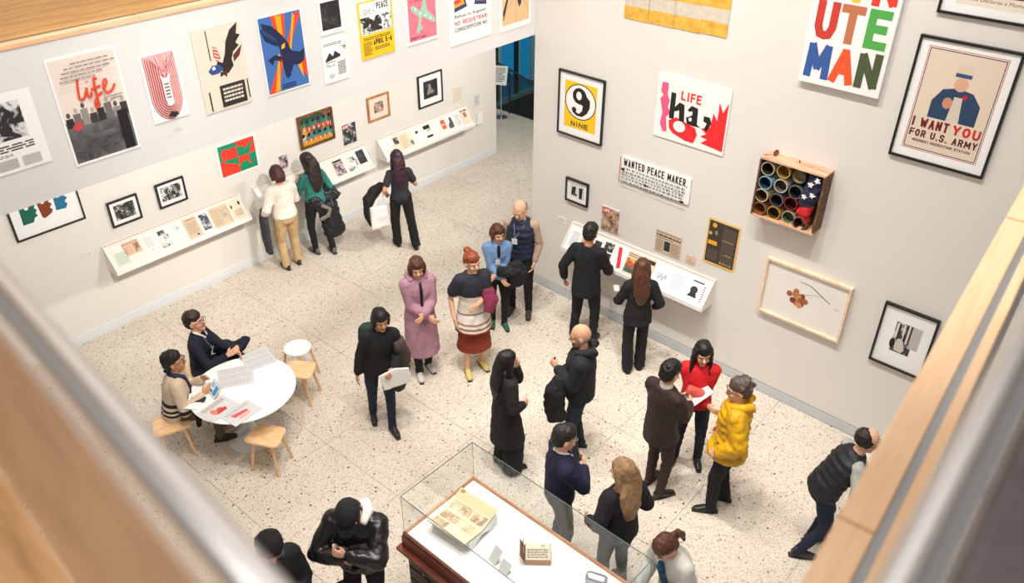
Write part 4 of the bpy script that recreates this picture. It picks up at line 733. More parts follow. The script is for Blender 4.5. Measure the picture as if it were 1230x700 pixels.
# ================================================================ TABLE, STOOLS
TC = V((-6.9, 3.38, 0))
tb = thing('round_table', 'round white pedestal table covered with open papers', 'table', TC)
b = BM(); n = 48
prof = [(0, .0), (.29, .0), (.29, .008), (.2, .018), (.1, .045), (.05, .12), (.032, .3), (.032, .45), (.05, .62), (.12, .69), (.2, .70)]
def lathe(b, prof, n=40, mi=0):
    L_ = [[b.bm.verts.new((r*math.cos(2*math.pi*k/n), r*math.sin(2*math.pi*k/n), z)) for k in range(n)] for r, z in prof if r > 0]
    for A_, B_ in zip(L_, L_[1:]):
        for k in range(n): b.bm.faces.new((A_[k], A_[(k+1) % n], B_[(k+1) % n], B_[k])).material_index = mi
    b.bm.faces.new(L_[0][::-1]); b.bm.faces.new(L_[-1]); return b
lathe(b, [p for p in prof[1:]]).out('pedestal', mat('pedestal_grey_white', (.74, .75, .76), .25), tb, True)
lathe(BM(), [(.54, .70), (.58, .715), (.585, .722), (.585, .728), (.58, .732)], 64).out('tabletop', M_white, tb)
def stool_mesh(topm, rnd_):
    t = thing('stool', '', 'stool')
    if rnd_: lathe(BM(), [(.165, .425), (.172, .43), (.172, .447), (.167, .452)], 36).out('seat', topm, t)
    else:
        pts = []
        for (cx, cy_, a0_) in ((.115, .10, 0), (-.115, .10, 90), (-.145, -.10, 180), (.145, -.10, 270)):
            for k in range(5): a = R(a0_+k*22.5); pts.append((cx+.06*math.cos(a), cy_+.06*math.sin(a)))
        b = BM(); b.prism(pts, .425, .452); bmesh.ops.bevel(b.bm, geom=[e for e in b.bm.edges if abs(e.verts[0].co.z-e.verts[1].co.z) < .001], offset=.006, segments=2, affect='EDGES'); b.out('seat', topm, t)
    for sx in (-1, 1):
        for sy in (-1, 1): BM().limb([(sx*.11, sy*.1, .425), (sx*.165, sy*.155, 0)], [.02, .014], n=8, dome=False).out('leg', M_birch, t)
    return t
def dup(root):
    r = root.copy(); COL.objects.link(r)
    for c in root.children: d = c.copy(); COL.objects.link(d); d.parent = r
    return r
s1 = stool_mesh(M_birch, False)
SP = [(gnd(359, 443, .45), 30, 'birch stool behind the table, in front of the white round stool'), (gnd(320, 522, .45), 25, 'birch stool in front of the table base, nobody on it'),
      (gnd(205, 508, .45), 70, 'birch stool under the man in the striped cardigan'), (V((-7.9, 3.40, 0)), 60, 'birch stool under the man in the navy sweater, mostly hidden')]
for i, (p, a, lb) in enumerate(SP):
    s = s1 if i == 0 else dup(s1); s.location = (p.x, p.y, 0); s.rotation_euler = (0, 0, R(a)); s['label'] = lb; s['group'] = 'birch stools around the round table'
s2 = stool_mesh(M_white, True); p = gnd(357, 417, .45); s2.location = (p.x, p.y, 0); s2.rotation_euler = (0, 0, R(10)); s2['label'] = 'stool with round white seat behind the table'
def flat(name, label, cat, px, z, W, H, rz, board, items, group=None, th=.002, tilt=0):
    c = gnd(px[0], px[1], z); M = Matrix.Translation((c.x, c.y, z)) @ Matrix.Rotation(R(rz), 4, 'Z') @ Matrix.Rotation(R(tilt), 4, 'X') @ Matrix.Translation((-W/2, -H/2, 0))
    t = thing(name, label, cat, M=M, group=group); BM().box(0, W, 0, H, 0, th).out('page', board, t)
    if items: prints(t, W, H, items, th)
    return t
nwp = mat('page_grey_news', (.60, .60, .62), .75)
c_ = 49
flat('newspaper', 'open grey newspaper at the far side of the round table', 'newspaper', (283, 452), .7335, .36, .40, -30, nwp, [i for k in range(3) for i in lines('b4b4b6', .06+k*.31, .06, .3+k*.31, .92, 18, k)], th=.003)
flat('newspaper', 'second open grey newspaper sheet touching the table edge', 'newspaper', (310, 431), .735, .34, .34, -14, nwp, [i for k in range(3) for i in lines('b4b4b6', .06+k*.31, .06, .3+k*.31, .92, 16, k+5)], th=.003)
flat('magazine', 'open magazine page with red artwork, left of the near pair', 'magazine', (262, 491), .734, .27, .36, 8, mat('page_greyish', (.62, .61, .63), .7), [('o', 'c9563f', .62, .5, .16, .12), ('o', 'd98068', .55, .32, .2, .09), ('p', 'b8402c', [(.6, .7), (.8, .66), (.78, .3), (.66, .4)])]+lines('b08a80', .08, .1, .3, .9, 10), th=.004)
flat('magazine', 'open magazine page with red columns, right of the near pair', 'magazine', (290, 496), .735, .25, .36, 6, mat('page_greyish', (.62, .61, .63), .7), [('p', 'cf5a48', [(.3, .2), (.45, .7), (.62, .72), (.56, .24)]), ('r', 'dfa79b', .66, .3, .8, .7)]+lines('a0a0a4', .1, .08, .28, .9, 12), th=.005)
flat('notepad', 'white notepad under the phone before the man in the striped cardigan', 'notepad', (234, 482), .736, .17, .26, 35, M_paper, [], th=.006)
flat('phone', 'black phone on the white notepad on the round table', 'phone', (238, 480), .744, .08, .16, -48, M_black, [('r', '2e2a30', .06, .05, .94, .95)], th=.008)
tbm = flat('tablet', 'tilted tablet showing a blue and white page on the round table', 'tablet', (258, 467), .80, .20, .15, -12, mat('tablet_shell', (.55, .58, .62), .4), [('r', 'e8f2fa', .04, .05, .96, .95), ('r', '4a94d0', .55, .12, .9, .85), ('r', '9cc6e8', .08, .5, .45, .85), ('r', '2a5f9a', .08, .14, .5, .3)], th=.01, tilt=50)

# ================================================================ GLASS DISPLAY CASE
dc = thing('display_case', 'mahogany display case under a clear glass box at the bottom centre', 'display case', (-3.875, 3.035, 0), R(-1.0))
LX, LY = 2.05, .90
BM().box(0, LX, 0, .022, .93, .975).out('rim', M_maple if False else M_walnut, dc); BM().box(0, .022, .022, LY-.022, .93, .975).out('rim', wood('rim_wood', hexc('B0714A'), hexc('D79C74'), (2, 10, 10), .4), dc)
BM().box(0, LX, LY-.022, LY, .93, .975).out('rim', wood('rim_wood', (0, 0, 0), (0, 0, 0)), dc); BM().box(LX-.022, LX, .022, LY-.022, .93, .975).out('rim', wood('rim_wood', (0, 0, 0), (0, 0, 0)), dc)
BM().box(.022, LX-.022, .022, LY-.022, .91, .955).out('deck', mat('case_deck_white', (.88, .88, .88), .5), dc)
BM().box(-.01, LX+.01, -.01, LY+.01, .80, .93).out('frieze', M_walnut, dc); BM().box(-.045, LX+.045, -.06, LY+.045, .765, .80, bev=.006).out('moulding', M_walnut, dc)
BM().box(.02, LX-.02, .02, LY-.02, .08, .765).out('cabinet', M_casedark, dc); BM().box(-.02, LX+.02, -.03, LY+.02, 0, .08).out('plinth', M_casedark, dc)
for k in range(4):
    for j in range(4):
        x0 = .05+k*.49; z0 = .10+j*.165
        d_ = BM().box(x0, x0+.46, -.005, .02, z0, z0+.15, bev=.004).out('drawer', M_casedark, dc)
        BM().limb([(x0+.23, -.005, z0+.075), (x0+.23, -.03, z0+.075)], [.008, .014], n=8).out('knob', mat('brass', (.5, .35, .15), .3, 1), d_)
GZ = 1.425
g = BM().box(.012, LX-.08, .012, .018, .975, GZ).out('glass_pane', M_glass, dc); BM().box(.012, LX-.08, LY-.018, LY-.012, .975, GZ).out('glass_pane', M_glass, dc)
BM().box(.012, .018, .018, LY-.018, .975, GZ).out('glass_pane', M_glass, dc); BM().box(LX-.086, LX-.08, .018, LY-.018, .975, GZ).out('glass_pane', M_glass, dc)
BM().box(.012, LX-.08, .012, LY-.012, GZ, GZ+.006).out('glass_lid', M_glass, dc)
e = BM(); q = .004
for (x0, x1, y0, y1, z0, z1) in ((.01, LX-.078, .009, .009+q, GZ-.001, GZ+.007), (.01, LX-.078, LY-.013, LY-.013+q, GZ-.001, GZ+.007), (.009, .009+q, .01, LY-.01, GZ-.001, GZ+.007), (LX-.082, LX-.078, .01, LY-.01, GZ-.001, GZ+.007)): e.box(x0, x1, y0, y1, z0, z1)
for x in (.01, LX-.081):
    for y in (.01, LY-.013): e.box(x, x+.003, y, y+.003, .975, GZ)
e.out('glass_edge', M_gedge, dc)
# open book on cradle (local frame of the case)
DCM = Matrix.Translation((-3.875, 3.035, 0)) @ Matrix.Rotation(R(-1.0), 4, 'Z')
def place(px, z, rz): c = gnd(px[0], px[1], z); return (c.x, c.y, z), R(rz)
loc, a = place((557, 632), .957, 3)
bkm = mat('book_page', hexc('F2DFC0'), .8, var=.12, vscale=14)
bs = thing('book_cradle', 'clear and white cradle holding the open book in the case', 'stand', loc, a)
BM().prism([(-.17, 0), (-.13, 0), (0, .06), (.13, .0), (.20, 0), (.21, .11), (.2, .115), (.0, .075), (-.17, .10), (-.18, .095)], -.22, .22, M=Matrix(((0, 0, 1, 0), (1, 0, 0, 0), (0, 1, 0, 0), (0, 0, 0, 1)))).out('cradle', mat('acrylic_white', (.85, .86, .86), .2), bs)
bk = thing('open_book', 'open old comic book with yellowed pages on the cradle', 'book', (loc[0], loc[1], loc[2]+.083), a)
for sgn, nm, tl in ((1, 'right_page_block', 17), (-1, 'left_page_block', 12)):
    o = BM().box(-.215, .215, 0, .24, 0, .014, bev=.002).out(nm, bkm, bk)
    o.rotation_euler = (R(tl), 0, 0) if sgn > 0 else (R(-tl), 0, 0)
    if sgn < 0: 
        o.data.transform(Matrix.Translation((0, -.24, 0)))
    ph = photo('print_comic', hexc('94785E'), hexc('EBD5B4'), 28, .4, .62)
    it = [('r', ph, .06, .52, .62, .94), ('r', ph, .64, .5, .95, .94), ('r', ph, .06, .1, .4, .44)] if sgn < 0 else [('r', ph, .06, .12, .58, .5), ('r', ph, .62, .1, .95, .5), ('r', 'e6caa0', .02, .56, .98, .96), ('o', 'b08a5c', .1, .9, .06, .08)]
    prints(o, .43, .24, it, .0145, ox=-.215, oy=0 if sgn > 0 else -.24)
loc, a = place((646, 668), .957, 40)
mb = thing('printed_box', 'small open cardboard box printed with black lettering in the case', 'box', loc, a)
bx = BM().box(-.11, .11, -.09, .09, 0, .06, bev=.003).out('body', mat('box_card', hexc('C09A7C'), .7), mb)
prints(bx, .22, .18, [('r', 'e8dcc4', .04, .04, .96, .96), ('t', '2a3a55', 'MY', .62, .72, .82, .9)]+lines('3a3a3a', .08, .1, .92, .68, 6, 3, .55), .0605, ox=-.11, oy=-.09)
lo_ = BM().box(-.005, 0, -.09, .09, 0, .1).out('lid', mat('box_card_dark', hexc('9A7A6C'), .7), mb); lo_.location = (-.11, 0, .03); lo_.rotation_euler = (0, R(-25), 0)
for k in range(2): BM().box(-.13, -.122, -.08+.09*k, -.01+.09*k, .06, .14).out('flap', mat('box_card_dark', hexc('9A7A6C'), .7), mb)
for (px, W, H, rz, lb) in (((590, 676), .09, .15, -8, 'clear caption holder left of the two small ones in the case'), ((603, 688), .10, .11, -4, 'grey caption holder right of the two small ones in the case')):
    loc, a = place(px, .957, rz); t = thing('caption_holder', lb, 'holder', loc, a, 'caption holders in the case')
    o = BM().box(-W/2, W/2, 0, .004, 0, H).out('plate', mat('acrylic_grey', (.62, .62, .62), .2), t); o.rotation_euler = (R(-38), 0, 0)
    BM().box(-W/2, W/2, -.0, .06, 0, .004).out('foot', mat('acrylic_grey', (.62, .62, .62), .2), t)
loc, a = place((716, 700), .957, 20)
st_ = thing('tin_toy', 'small rounded silver tin at the bottom edge of the case', 'tin', loc, a)
BM().limb([(-.06, 0, .05), (.06, 0, .05)], [.05, .05], n=16).out('body', mat('tin_silver', (.5, .5, .56), .3, .6), st_); BM().box(-.08, .08, -.04, .04, 0, .012).out('base', M_birch, st_)

# ================================================================ PEOPLE
def skinm(n, h): return mat('skin_'+n, hexc(h), .5, spec=.35, var=.1, vscale=14)
def cloth(n, h, rough=.85, var=.18, vs=5, bump=.25, bs=25, sheen=0, coat=0): return mat('cloth_'+n, hexc(h), rough, var=var, vscale=vs, bump=bump, bscale=bs, sheen=sheen, coat=coat)
def hairm(n, h): return mat('hair_'+n, hexc(h), .5, var=.45, vscale=30, bump=.5, bscale=70)
SK_L, SK_M, SK_D = skinm('light', 'E3AE90'), skinm('medium', 'CE9470'), skinm('deep', '9A6442')
def ik(a, b, l1, l2, pole):
    a, b = V(a), V(b); d = b-a; L = min(d.length, (l1+l2)*.995); d.normalize(); b = a+d*L
    x = (l1*l1-l2*l2+L*L)/(2*L); h = math.sqrt(max(0, l1*l1-x*x)); p = V(pole); p = (p-d*p.dot(d)).normalized()
    return a+d*x+p*h, b
def hand(b, w_, d, t, side, curl=.35, s=1):
    """palm and five separate fingers; d = pointing direction, t = thumb side"""
    d = d.normalized(); t = (t-d*t.dot(d)).normalized(); n = d.cross(t)*(-side); k = s
    b.limb([w_-d*.015, w_+d*.02*k, w_+d*.055*k, w_+d*.09*k], [(.026*k, .018*k), (.034*k, .017*k), (.041*k, .015*k), (.039*k, .012*k)], side=t, n=12)
    for i, (L, o) in enumerate(((.072, .031), (.080, .0105), (.074, -.010), (.058, -.030))):
        p = w_+d*.088*k+t*o*k; dd = d+t*o*2.2; pts = [p-d*.015*k, p]; a = 0
        for j, f in enumerate((.45, .32, .26)):
            a += curl*(1, 1.1, .8)[j]; q = (dd*math.cos(a)+n*math.sin(a)).normalized(); p = p+q*L*f*k; pts.append(p)
        b.limb(pts, [.0095*k, .0095*k, .0088*k, .008*k, .0072*k], side=t, n=8)
    p = w_+d*.022*k+t*.026*k; q = (d*.75+t*.8+n*.25).normalized(); q2 = (d*1.0+t*.35+n*.35).normalized()
    b.limb([p-q*.01, p, p+q*.032*k, p+q*.032*k+q2*.03*k], [.013*k, .0125*k, .0105*k, .0085*k], side=t, n=8)
def person(px, th, label, z=0, h=1.70, lean=0, side_lean=0, skin=SK_L, hyaw=0, hpitch=5, hroll=0, LH=(-.27, .05, .82), RH=(.27, .05, .82), LF=(-.10, 0, 0), RF=(.10, .0, 0), toe=(8, 8), drop=0,
           top=None, legs=None, shoes=None, hair=None, hairc=None, name='person', thumb=None, curl=.35, fem=False, pole=None, back=False, build=1.0, world=None, coat=None, glasses=False, beard=None, mask=False):
    s = h/1.72
    if world: loc = V(world)
    else: loc = gnd(px[0], px[1], z); loc.z = 0
    rz = R(math.degrees(-YAW)-th)
    t = thing(name, label, 'person', loc, rz, None)
    SW = (.152 if fem else .168)*build; HP = .93-drop
    ml, ms = Matrix.Rotation(R(-lean), 3, 'X'), Matrix.Rotation(R(side_lean), 3, 'Y')
    def T(p):
        p = V(p); p.z -= drop
        if p.z > HP-.02: q = p-V((0, 0, HP)); p = V((0, 0, HP))+ms @ (ml @ q)
        return p*s
    def TB(p): return T(p)
    up = (ms @ (ml @ V((0, 0, 1))))
    hp = T((0, .012, 1.50)); s0_ = s; HR = Matrix.Rotation(R(hyaw), 3, 'Z') @ Matrix.Rotation(R(-hpitch), 3, 'X') @ Matrix.Rotation(R(hroll), 3, 'Y')
    HS = 1.07; hk = s*HS; H_ = lambda x, y, zz: hp+HR @ V((x, y, zz))*s*HS
    def arm(sd, target):
        sh = T((sd*SW, 0, 1.375)); tg = V(target)*s
        pl = V(pole) if pole else V((sd*.5, -.35, -.9)); pl = V((pl.x if not pole else sd*abs(pl.x), pl.y, pl.z))
        el, wr = ik(sh, tg, .285*s, .25*s, pl); return sh, el, wr
    ar = {-1: arm(-1, LH), 1: arm(1, RH)}
    # ---- body: one continuous surface
    b = BM()
    b.limb([T((0, 0, .95)), T((0, 0, 1.15)), T((0, 0, 1.34)), T((0, 0, 1.41))], [(.11*s, .08*s), (.10*s, .075*s), (.13*s, .08*s), (.10*s, .06*s)])
    b.limb([T((0, -.005, 1.38)), H_(0, -.01, .03), H_(0, -.012, .08)], [(.06*hk, .058*hk), (.05*hk, .052*hk), (.045*hk, .05*hk)])
    b.ell(H_(0, -.008, .122), (.076*hk, .096*hk, .100*hk), HR); b.ell(H_(0, .03, .07), (.058*hk, .062*hk, .092*hk), HR); b.ell(H_(0, .052, .0), (.034*hk, .035*hk, .028*hk), HR)
    b.limb([H_(0, .085, .10), H_(0, .108, .075), H_(0, .105, .062)], [.010*hk, .014*hk, .015*hk], n=8)
    for sd in (-1, 1):
        b.ell(H_(sd*.074, -.008, .085), (.013*hk, .022*hk, .034*hk), HR, u=10, v=7); b.ell(H_(sd*.035, .066, .062), (.024*hk, .022*hk, .024*hk), HR, u=10, v=7)
        b.limb([H_(sd*.015, .086, .118), H_(sd*.05, .07, .116)], [.010*hk, .008*hk], n=8)
        sh, el, wr = ar[sd]
        b.chain([T((sd*.05, 0, 1.39)), sh, (sh+el)/2, el, (el*.6+wr*.4), wr], [.045*s, .047*s, .040*s, .036*s, .035*s, .026*s])
        d = (wr-el).normalized(); 
        tv = V((thumb[0] if sd < 0 else thumb[1])) if thumb else (V((0, 1, 0)) if abs(d.z) > .75 else V((-sd*.25, 0, 1)))
        hand(b, wr, d, tv, sd, curl if not isinstance(curl, tuple) else curl[0 if sd < 0 else 1], s)
    lg = {}
    for sd, F, ta in ((-1, LF, toe[0]), (1, RF, toe[1])):
        hj = V((sd*.09, 0, HP-.02))*s; an = (V(F)+V((0, 0, .09)))*s
        kn, an = ik(hj, an, .43*s, .40*s, V((sd*.15, 1, .1))); lg[sd] = (hj, kn, an, R(sd*-ta))
        b.chain([T((0, 0, .96)), hj, kn, an], [.07*s, .065*s, .045*s, .034*s])
    sculpt(b, 'body', skin, t, .0078, 3)
    # ---- face
    ey = mat('eye_dark', (.02, .015, .012), .2); ew = mat('eye_white', (.8, .78, .75), .3); lip = mat('lips', hexc('A85A50'), .5)
    for sd in (-1, 1):
        o = BM().ell(H_(sd*.031, .078, .097), (.013*hk, .010*hk, .008*hk), HR, u=10, v=6).out('eye', ew, t, True)
        BM().ell(H_(sd*.031, .086, .097), (.006*hk, .004*hk, .006*hk), HR, u=8, v=5).out('iris', ey, o, True)
        BM().limb([H_(sd*.014, .091, .117), H_(sd*.034, .090, .122), H_(sd*.05, .080, .117)], [.0045*hk]*3, n=6).out('eyebrow', hairc or ey, t, True)
    BM().limb([H_(-.022, .082, .034), H_(0, .094, .036), H_(.022, .082, .034)], [(.004*hk, .007*hk)]*3, side=(0, 1, 0), n=8).out('mouth', lip, t, True)
    if glasses:
        g_ = BM()
        for sd in (-1, 1):
            c = H_(sd*.034, .102, .095); pts = [c+HR @ V((.026*math.cos(a*math.pi/6), 0, .020*math.sin(a*math.pi/6)))*hk for a in range(13)]; g_.limb(pts, [.0028*hk]*13, n=5, dome=False)
            g_.limb([H_(sd*.06, .1, .1), H_(sd*.085, .0, .1)], [.0028*hk]*2, n=5)
        g_.limb([H_(-.01, .104, .1), H_(.01, .104, .1)], [.0028*hk]*2, n=5); g_.out('glasses', mat('glasses_dark', (.03, .02, .02), .3), t)
    if beard:
        bd = BM().ell(H_(0, .040, .008), (.056*hk, .056*hk, .042*hk), HR); sculpt(bd, 'beard', beard, t, .008, 2, .01, .02)
    # ---- hair
    hc = hairc
    if hair:
        b = BM(); c = H_(0, -.028, .142)
        if hair in ('short', 'bob', 'long', 'bun', 'pony', 'curly'):
            b.ell(c, (.087*hk, .094*hk, .094*hk), HR); b.ell(H_(0, -.05, .10), (.080*hk, .072*hk, .085*hk), HR)
            b.ell(H_(0, .002, .162), (.083*hk, .090*hk, .078*hk), HR)
        if hair == 'short': b.limb([H_(.0, -.075, .06), H_(0, -.06, .045)], [(.055*hk, .03*hk)]*2)
        if hair == 'bob':
            for sd in (-1, 1): b.limb([H_(sd*.07, .01, .15), H_(sd*.083, .0, .09), H_(sd*.078, .0, .03)], [(.03*hk, .04*hk), (.026*hk, .05*hk), (.02*hk, .042*hk)], side=(1, 0, 0))
            b.limb([H_(0, -.07, .12), H_(0, -.085, .04), H_(0, -.07, .0)], [(.08*hk, .05*hk), (.085*hk, .045*hk), (.07*hk, .03*hk)])
        if hair in ('long',):
            for sd in (-1, 1): b.limb([H_(sd*.065, .015, .16), H_(sd*.084, .005, .08), H_(sd*.09, -.0, -.02), T((sd*.09, .07, 1.36)), T((sd*.09, .10, 1.26))], [(.028*hk, .04*hk), (.024*hk, .045*hk), (.028*hk, .04*hk), (.03*hk, .025*hk), (.015*hk, .012*hk)], side=(1, 0, 0))
            b.limb([H_(0, -.07, .12), H_(0, -.09, .03), T((0, -.105, 1.42)), T((0, -.135, 1.30)), T((0, -.135, 1.16))], [(.08*hk, .05*hk), (.09*hk, .045*hk), (.11*hk, .04*hk), (.10*hk, .035*hk), (.05*hk, .02*hk)])
        if hair == 'bun': b.ell(H_(0, -.10, .21), (.045*hk, .045*hk, .042*hk), HR)
        if hair == 'pony': b.limb([H_(0, -.11, .15), H_(0, -.15, .1), H_(0, -.16, .02), H_(0, -.13, -.06)], [.025*hk, .035*hk, .03*hk, .012*hk])
        if hair == 'thin': b.ell(H_(0, -.052, .105), (.082*hk, .072*hk, .075*hk), HR); b.limb([H_(-.078, -.01, .125), H_(-.074, -.04, .09)], [.014*hk]*2); b.limb([H_(.078, -.01, .125), H_(.074, -.04, .09)], [.014*hk]*2)
        if hair == 'receding': b.ell(H_(0, -.045, .128), (.084*hk, .082*hk, .088*hk), HR); b.limb([H_(-.08, .0, .13), H_(-.076, -.04, .07)], [.014*hk]*2); b.limb([H_(.08, .0, .13), H_(.076, -.04, .07)], [.014*hk]*2)
        if hair == 'curly':
            rnd = random.Random(5)
            for k in range(26): a = rnd.uniform(0, 6.28); e_ = rnd.uniform(-.1, 1.4); b.ell(c+HR @ V((.085*math.cos(a)*math.cos(e_), .088*math.sin(a)*math.cos(e_)-.012, .09*math.sin(e_)))*hk, (.022*hk,)*3, u=8, v=6)
        if hair == 'cap':
            b.ell(H_(0, -.01, .150), (.094*hk, .108*hk, .085*hk), HR); b.limb([H_(0, -.07, .06), H_(0, -.08, .12)], [(.07*hk, .03*hk)]*2)
        if hair == 'beanie':
            b.ell(H_(0, -.018, .15), (.105*hk, .115*hk, .095*hk), HR); b.limb([H_(0, -.05, .10), H_(0, -.06, .14)], [(.10*hk, .075*hk)]*2)
        if hair == 'cap':
            sculpt(b, 'cap', hc, t, .009, 3)
            br = BM(); br.limb([H_(0, .07, .135), H_(0, .12, .13), H_(0, .165, .118)], [(.075*hk, .008*hk), (.072*hk, .006*hk), (.045*hk, .005*hk)], side=tuple(HR @ V((1, 0, 0)))); br.out('cap_brim', hc, t, True)
        else: sculpt(b, 'beanie' if hair == 'beanie' else 'hair', hc, t, .0095, 2, .012 if hair == 'long' else .02, .045 if hair == 'long' else .028)
    # ---- garment for the torso
    for gi, g in enumerate([x for x in (top, coat) if x]):
        fat = g.get('fat', 0); hem = g.get('hem', .88); fl = g.get('flare', 1.0); bw = build
        b = BM(); f2 = fat
        pts = []; rd = []
        zh = hem
        seq = [(1.46, .075, .07, -.005), (1.43, .105, .08, -.005), (1.39, SW*.86/bw, .10, -.003), (1.34, SW*1.0/bw, .118, 0), (1.26, .175 if not fem else .158, .132 if not fem else .128, .005), (1.10, .160 if not fem else .142, .122 if not fem else .112, 0), (.98, .172 if not fem else .165, .128, 0), (.90, .178, .132, 0)]
        seq = [q for q in seq if q[0] > zh+.03]
        last = seq[-1]
        for q in seq: pts.append(T((0, q[3], q[0]))); rd.append(((q[1]*bw+f2)*s, (q[2]*bw+f2)*s))
        if zh < .86:
            n_ = max(2, int((.9-zh)/.12))
            for k in range(1, n_+1):
                u = k/n_; zz = .9+(zh-.9)*u; fx, fy = (LF[0]+RF[0])/2*u*.6, (LF[1]+RF[1])/2*u*.6+.01; pts.append(V((fx, fy, zz-drop))*s); rd.append(((.182*bw+f2)*(1+(fl-1)*u)*s, ((.136+.012*u)*bw+f2)*(1+(fl-1)*u)*s+abs(LF[1]-RF[1])*.25*u))
        else: pts.append(T((0, 0, zh))); rd.append(((last[1]*bw+f2)*s, (last[2]*bw+f2)*s))
        if g.get('puff'):
            P2, R2 = [], []
            for (p_, q_, r_, w2) in zip(pts, pts[1:], rd, rd[1:]):
                n_ = max(1, round((q_-p_).length/(.045*s)))
                for i_ in range(n_): P2.append(p_.lerp(q_, i_/n_)); R2.append((r_[0]+(w2[0]-r_[0])*i_/n_, r_[1]+(w2[1]-r_[1])*i_/n_))
            P2.append(pts[-1]); R2.append(rd[-1])
            R2 = [(a+(g['puff'] if i_ % 2 else -g['puff']), c_+(g['puff'] if i_ % 2 else -g['puff'])) for i_, (a, c_) in enumerate(R2)]; pts, rd = P2, R2
        b.limb(pts, rd, dome=False, n=18)
        slv = g.get('sleeve', 'long'); sf = g.get('sf', 0)
        for sd in (-1, 1):
            sh, el, wr = ar[sd]
            if slv == 'long': b.chain([T((sd*.055, -.0, 1.385)), sh-V((0,0,.006)), (sh+el)/2, el, (el+wr)/2, wr+(el-wr)*.12], [(.068+f2)*s, (.066+f2)*s, (.058+f2+sf)*s, (.052+f2+sf)*s, (.048+f2+sf)*s, (.041+f2*.8+sf)*s])
            elif slv == 'short': b.chain([T((sd*.06, 0, 1.365)), sh-V((0,0,.006)), sh+(el-sh)*.62], [(.068+f2)*s, (.067+f2)*s, (.060+f2)*s])
            elif slv == 'none': b.chain([T((sd*.06, 0, 1.365)), sh+(T((0,0,1.36))-sh)*.42], [(.064+f2)*s, (.056+f2)*s])
        sculpt(b, g.get('name', 'top'), g['m'], t, .0115, 4, g.get('disp', .016), .07)
        if g.get('collar'):
            cm, kind = g['collar']; b = BM()
            if kind == 'hood': b.limb([T((-.09, .05, 1.45)), T((-.11, -.04, 1.47)), T((-.07, -.12, 1.46)), T((.07, -.12, 1.46)), T((.11, -.04, 1.47)), T((.09, .05, 1.45))], [.035*s, .045*s, .055*s, .055*s, .045*s, .035*s])
            elif kind == 'turtle': b.limb([T((0, .0, 1.44)), T((0, .008, 1.505))], [(.073*s, .07*s), (.066*s, .064*s)], dome=False)
            elif kind == 'shirt':
                for sd in (-1, 1): b.limb([T((0, -.07, 1.485)), T((sd*.06, -.02, 1.48)), T((sd*.055, .05, 1.45)), T((sd*.03, .095, 1.40))], [.014*s]*4)
            elif kind == 'scarf': b.limb([T((-.07, .06, 1.45)), T((-.09, -.02, 1.47)), T((0, -.10, 1.48)), T((.09, -.02, 1.47)), T((.07, .07, 1.44)), T((.05, .14, 1.30)), T((.05, .15, 1.15))], [.03*s]*5+[(.035*s, .018*s)]*2)
            sculpt(b, {'hood': 'hood', 'turtle': 'collar', 'shirt': 'collar', 'scarf': 'scarf'}[kind], cm, t, .010, 3)
        if g.get('open'):      # an open front showing what is worn beneath
            om, wdt, z0, z1 = g['open']; b = BM()
            b.limb([T((0, .108+f2, z1)), T((0, .135+f2, (z0+z1)/2+.1)), T((0, .132+f2, z0))], [(wdt*.6*s, .02*s), (wdt*s, .018*s), (wdt*.8*s, .018*s)]); sculpt(b, 'shirt_front', om, t, .010, 2)
        if g.get('quilt'):
            for zq in [g.get('hem', .88)+.05+k*.075 for k in range(int((1.38-g.get('hem', .88)-.05)/.075))]:
                w_ = .178 if zq < 1.0 else (.165 if zq < 1.2 else .18)
                c0 = T((0, 0, zq)); rg = BM(); pts = [T(((w_*bw+f2+.003)*math.cos(a*math.pi/12), (.131*bw+f2+.003)*math.sin(a*math.pi/12), zq)) for a in range(25)]
                rg.limb(pts, [.0045*s]*25, n=5, dome=False); rg.out('quilt_seam', g['quilt'], t, True)
        if g.get('badge'):
            bo = BM().box(-.035*s, .035*s, 0, .004, -.045*s, .045*s).out('name_badge', M_paper, t); c = T((g['badge'], .15+f2, 1.20)); bo.location = c; bo.rotation_euler = (R(-lean-8), 0, 0)
            ly = BM(); 
            for sd in (-1, 1): ly.limb([c+V((0, 0, .04)), T((sd*.07, .085+f2, 1.42))], [.003]*2, n=4)
            ly.out('lanyard', mat('lanyard', (.35, .38, .42), .6), t)
    # ---- legs
    if legs:
        b = BM(); lf = legs.get('fat', 0); kd = legs.get('kind', 'trousers')
        if kd == 'skirt':
            z1 = legs['hem']; pts = [T((0, 0, 1.0)), V((0, 0, .9-drop))*s, V((0, .02, (.9+z1)/2-drop))*s, V((0, .02, z1-drop))*s]
            b.limb(pts, [(.15*s, .115*s), (.18*s, .14*s), (.20*s*legs.get('flare', 1), .16*s*legs.get('flare', 1)), (.23*s*legs.get('flare', 1), .19*s*legs.get('flare', 1))], dome=False, n=20)
            sculpt(b, 'skirt', legs['m'], t, .0115, 3, .03, .08)
        else:
            b.limb([T((0, 0, 1.02)), T((0, 0, .95)), V((0, -.01, HP-.05))*s], [(.152*s*build, .112*s*build), (.168*s*build, .122*s*build), (.15*s*build, .115*s*build)], n=16)
            for sd in (-1, 1):
                hj, kn, an, ta = lg[sd]; kf = legs.get('wide', 0); low = legs.get('low', .05)
                b.chain([hj+V((0, 0, .02)), (hj+kn)/2, kn], [(.092+lf)*s, (.083+lf)*s, (.064+lf+kf*.5)*s]); b.limb([kn, (kn+an)/2, an+(an-kn).normalized()*low*s], [(.064+lf+kf*.5)*s, (.056+lf+kf*.8)*s, (.05+lf+kf)*s], dome=False)
            sculpt(b, 'trousers', legs['m'], t, .0115, 3, .016, .06)
    sm = shoes or mat('shoe_black', (.015, .014, .014), .35)
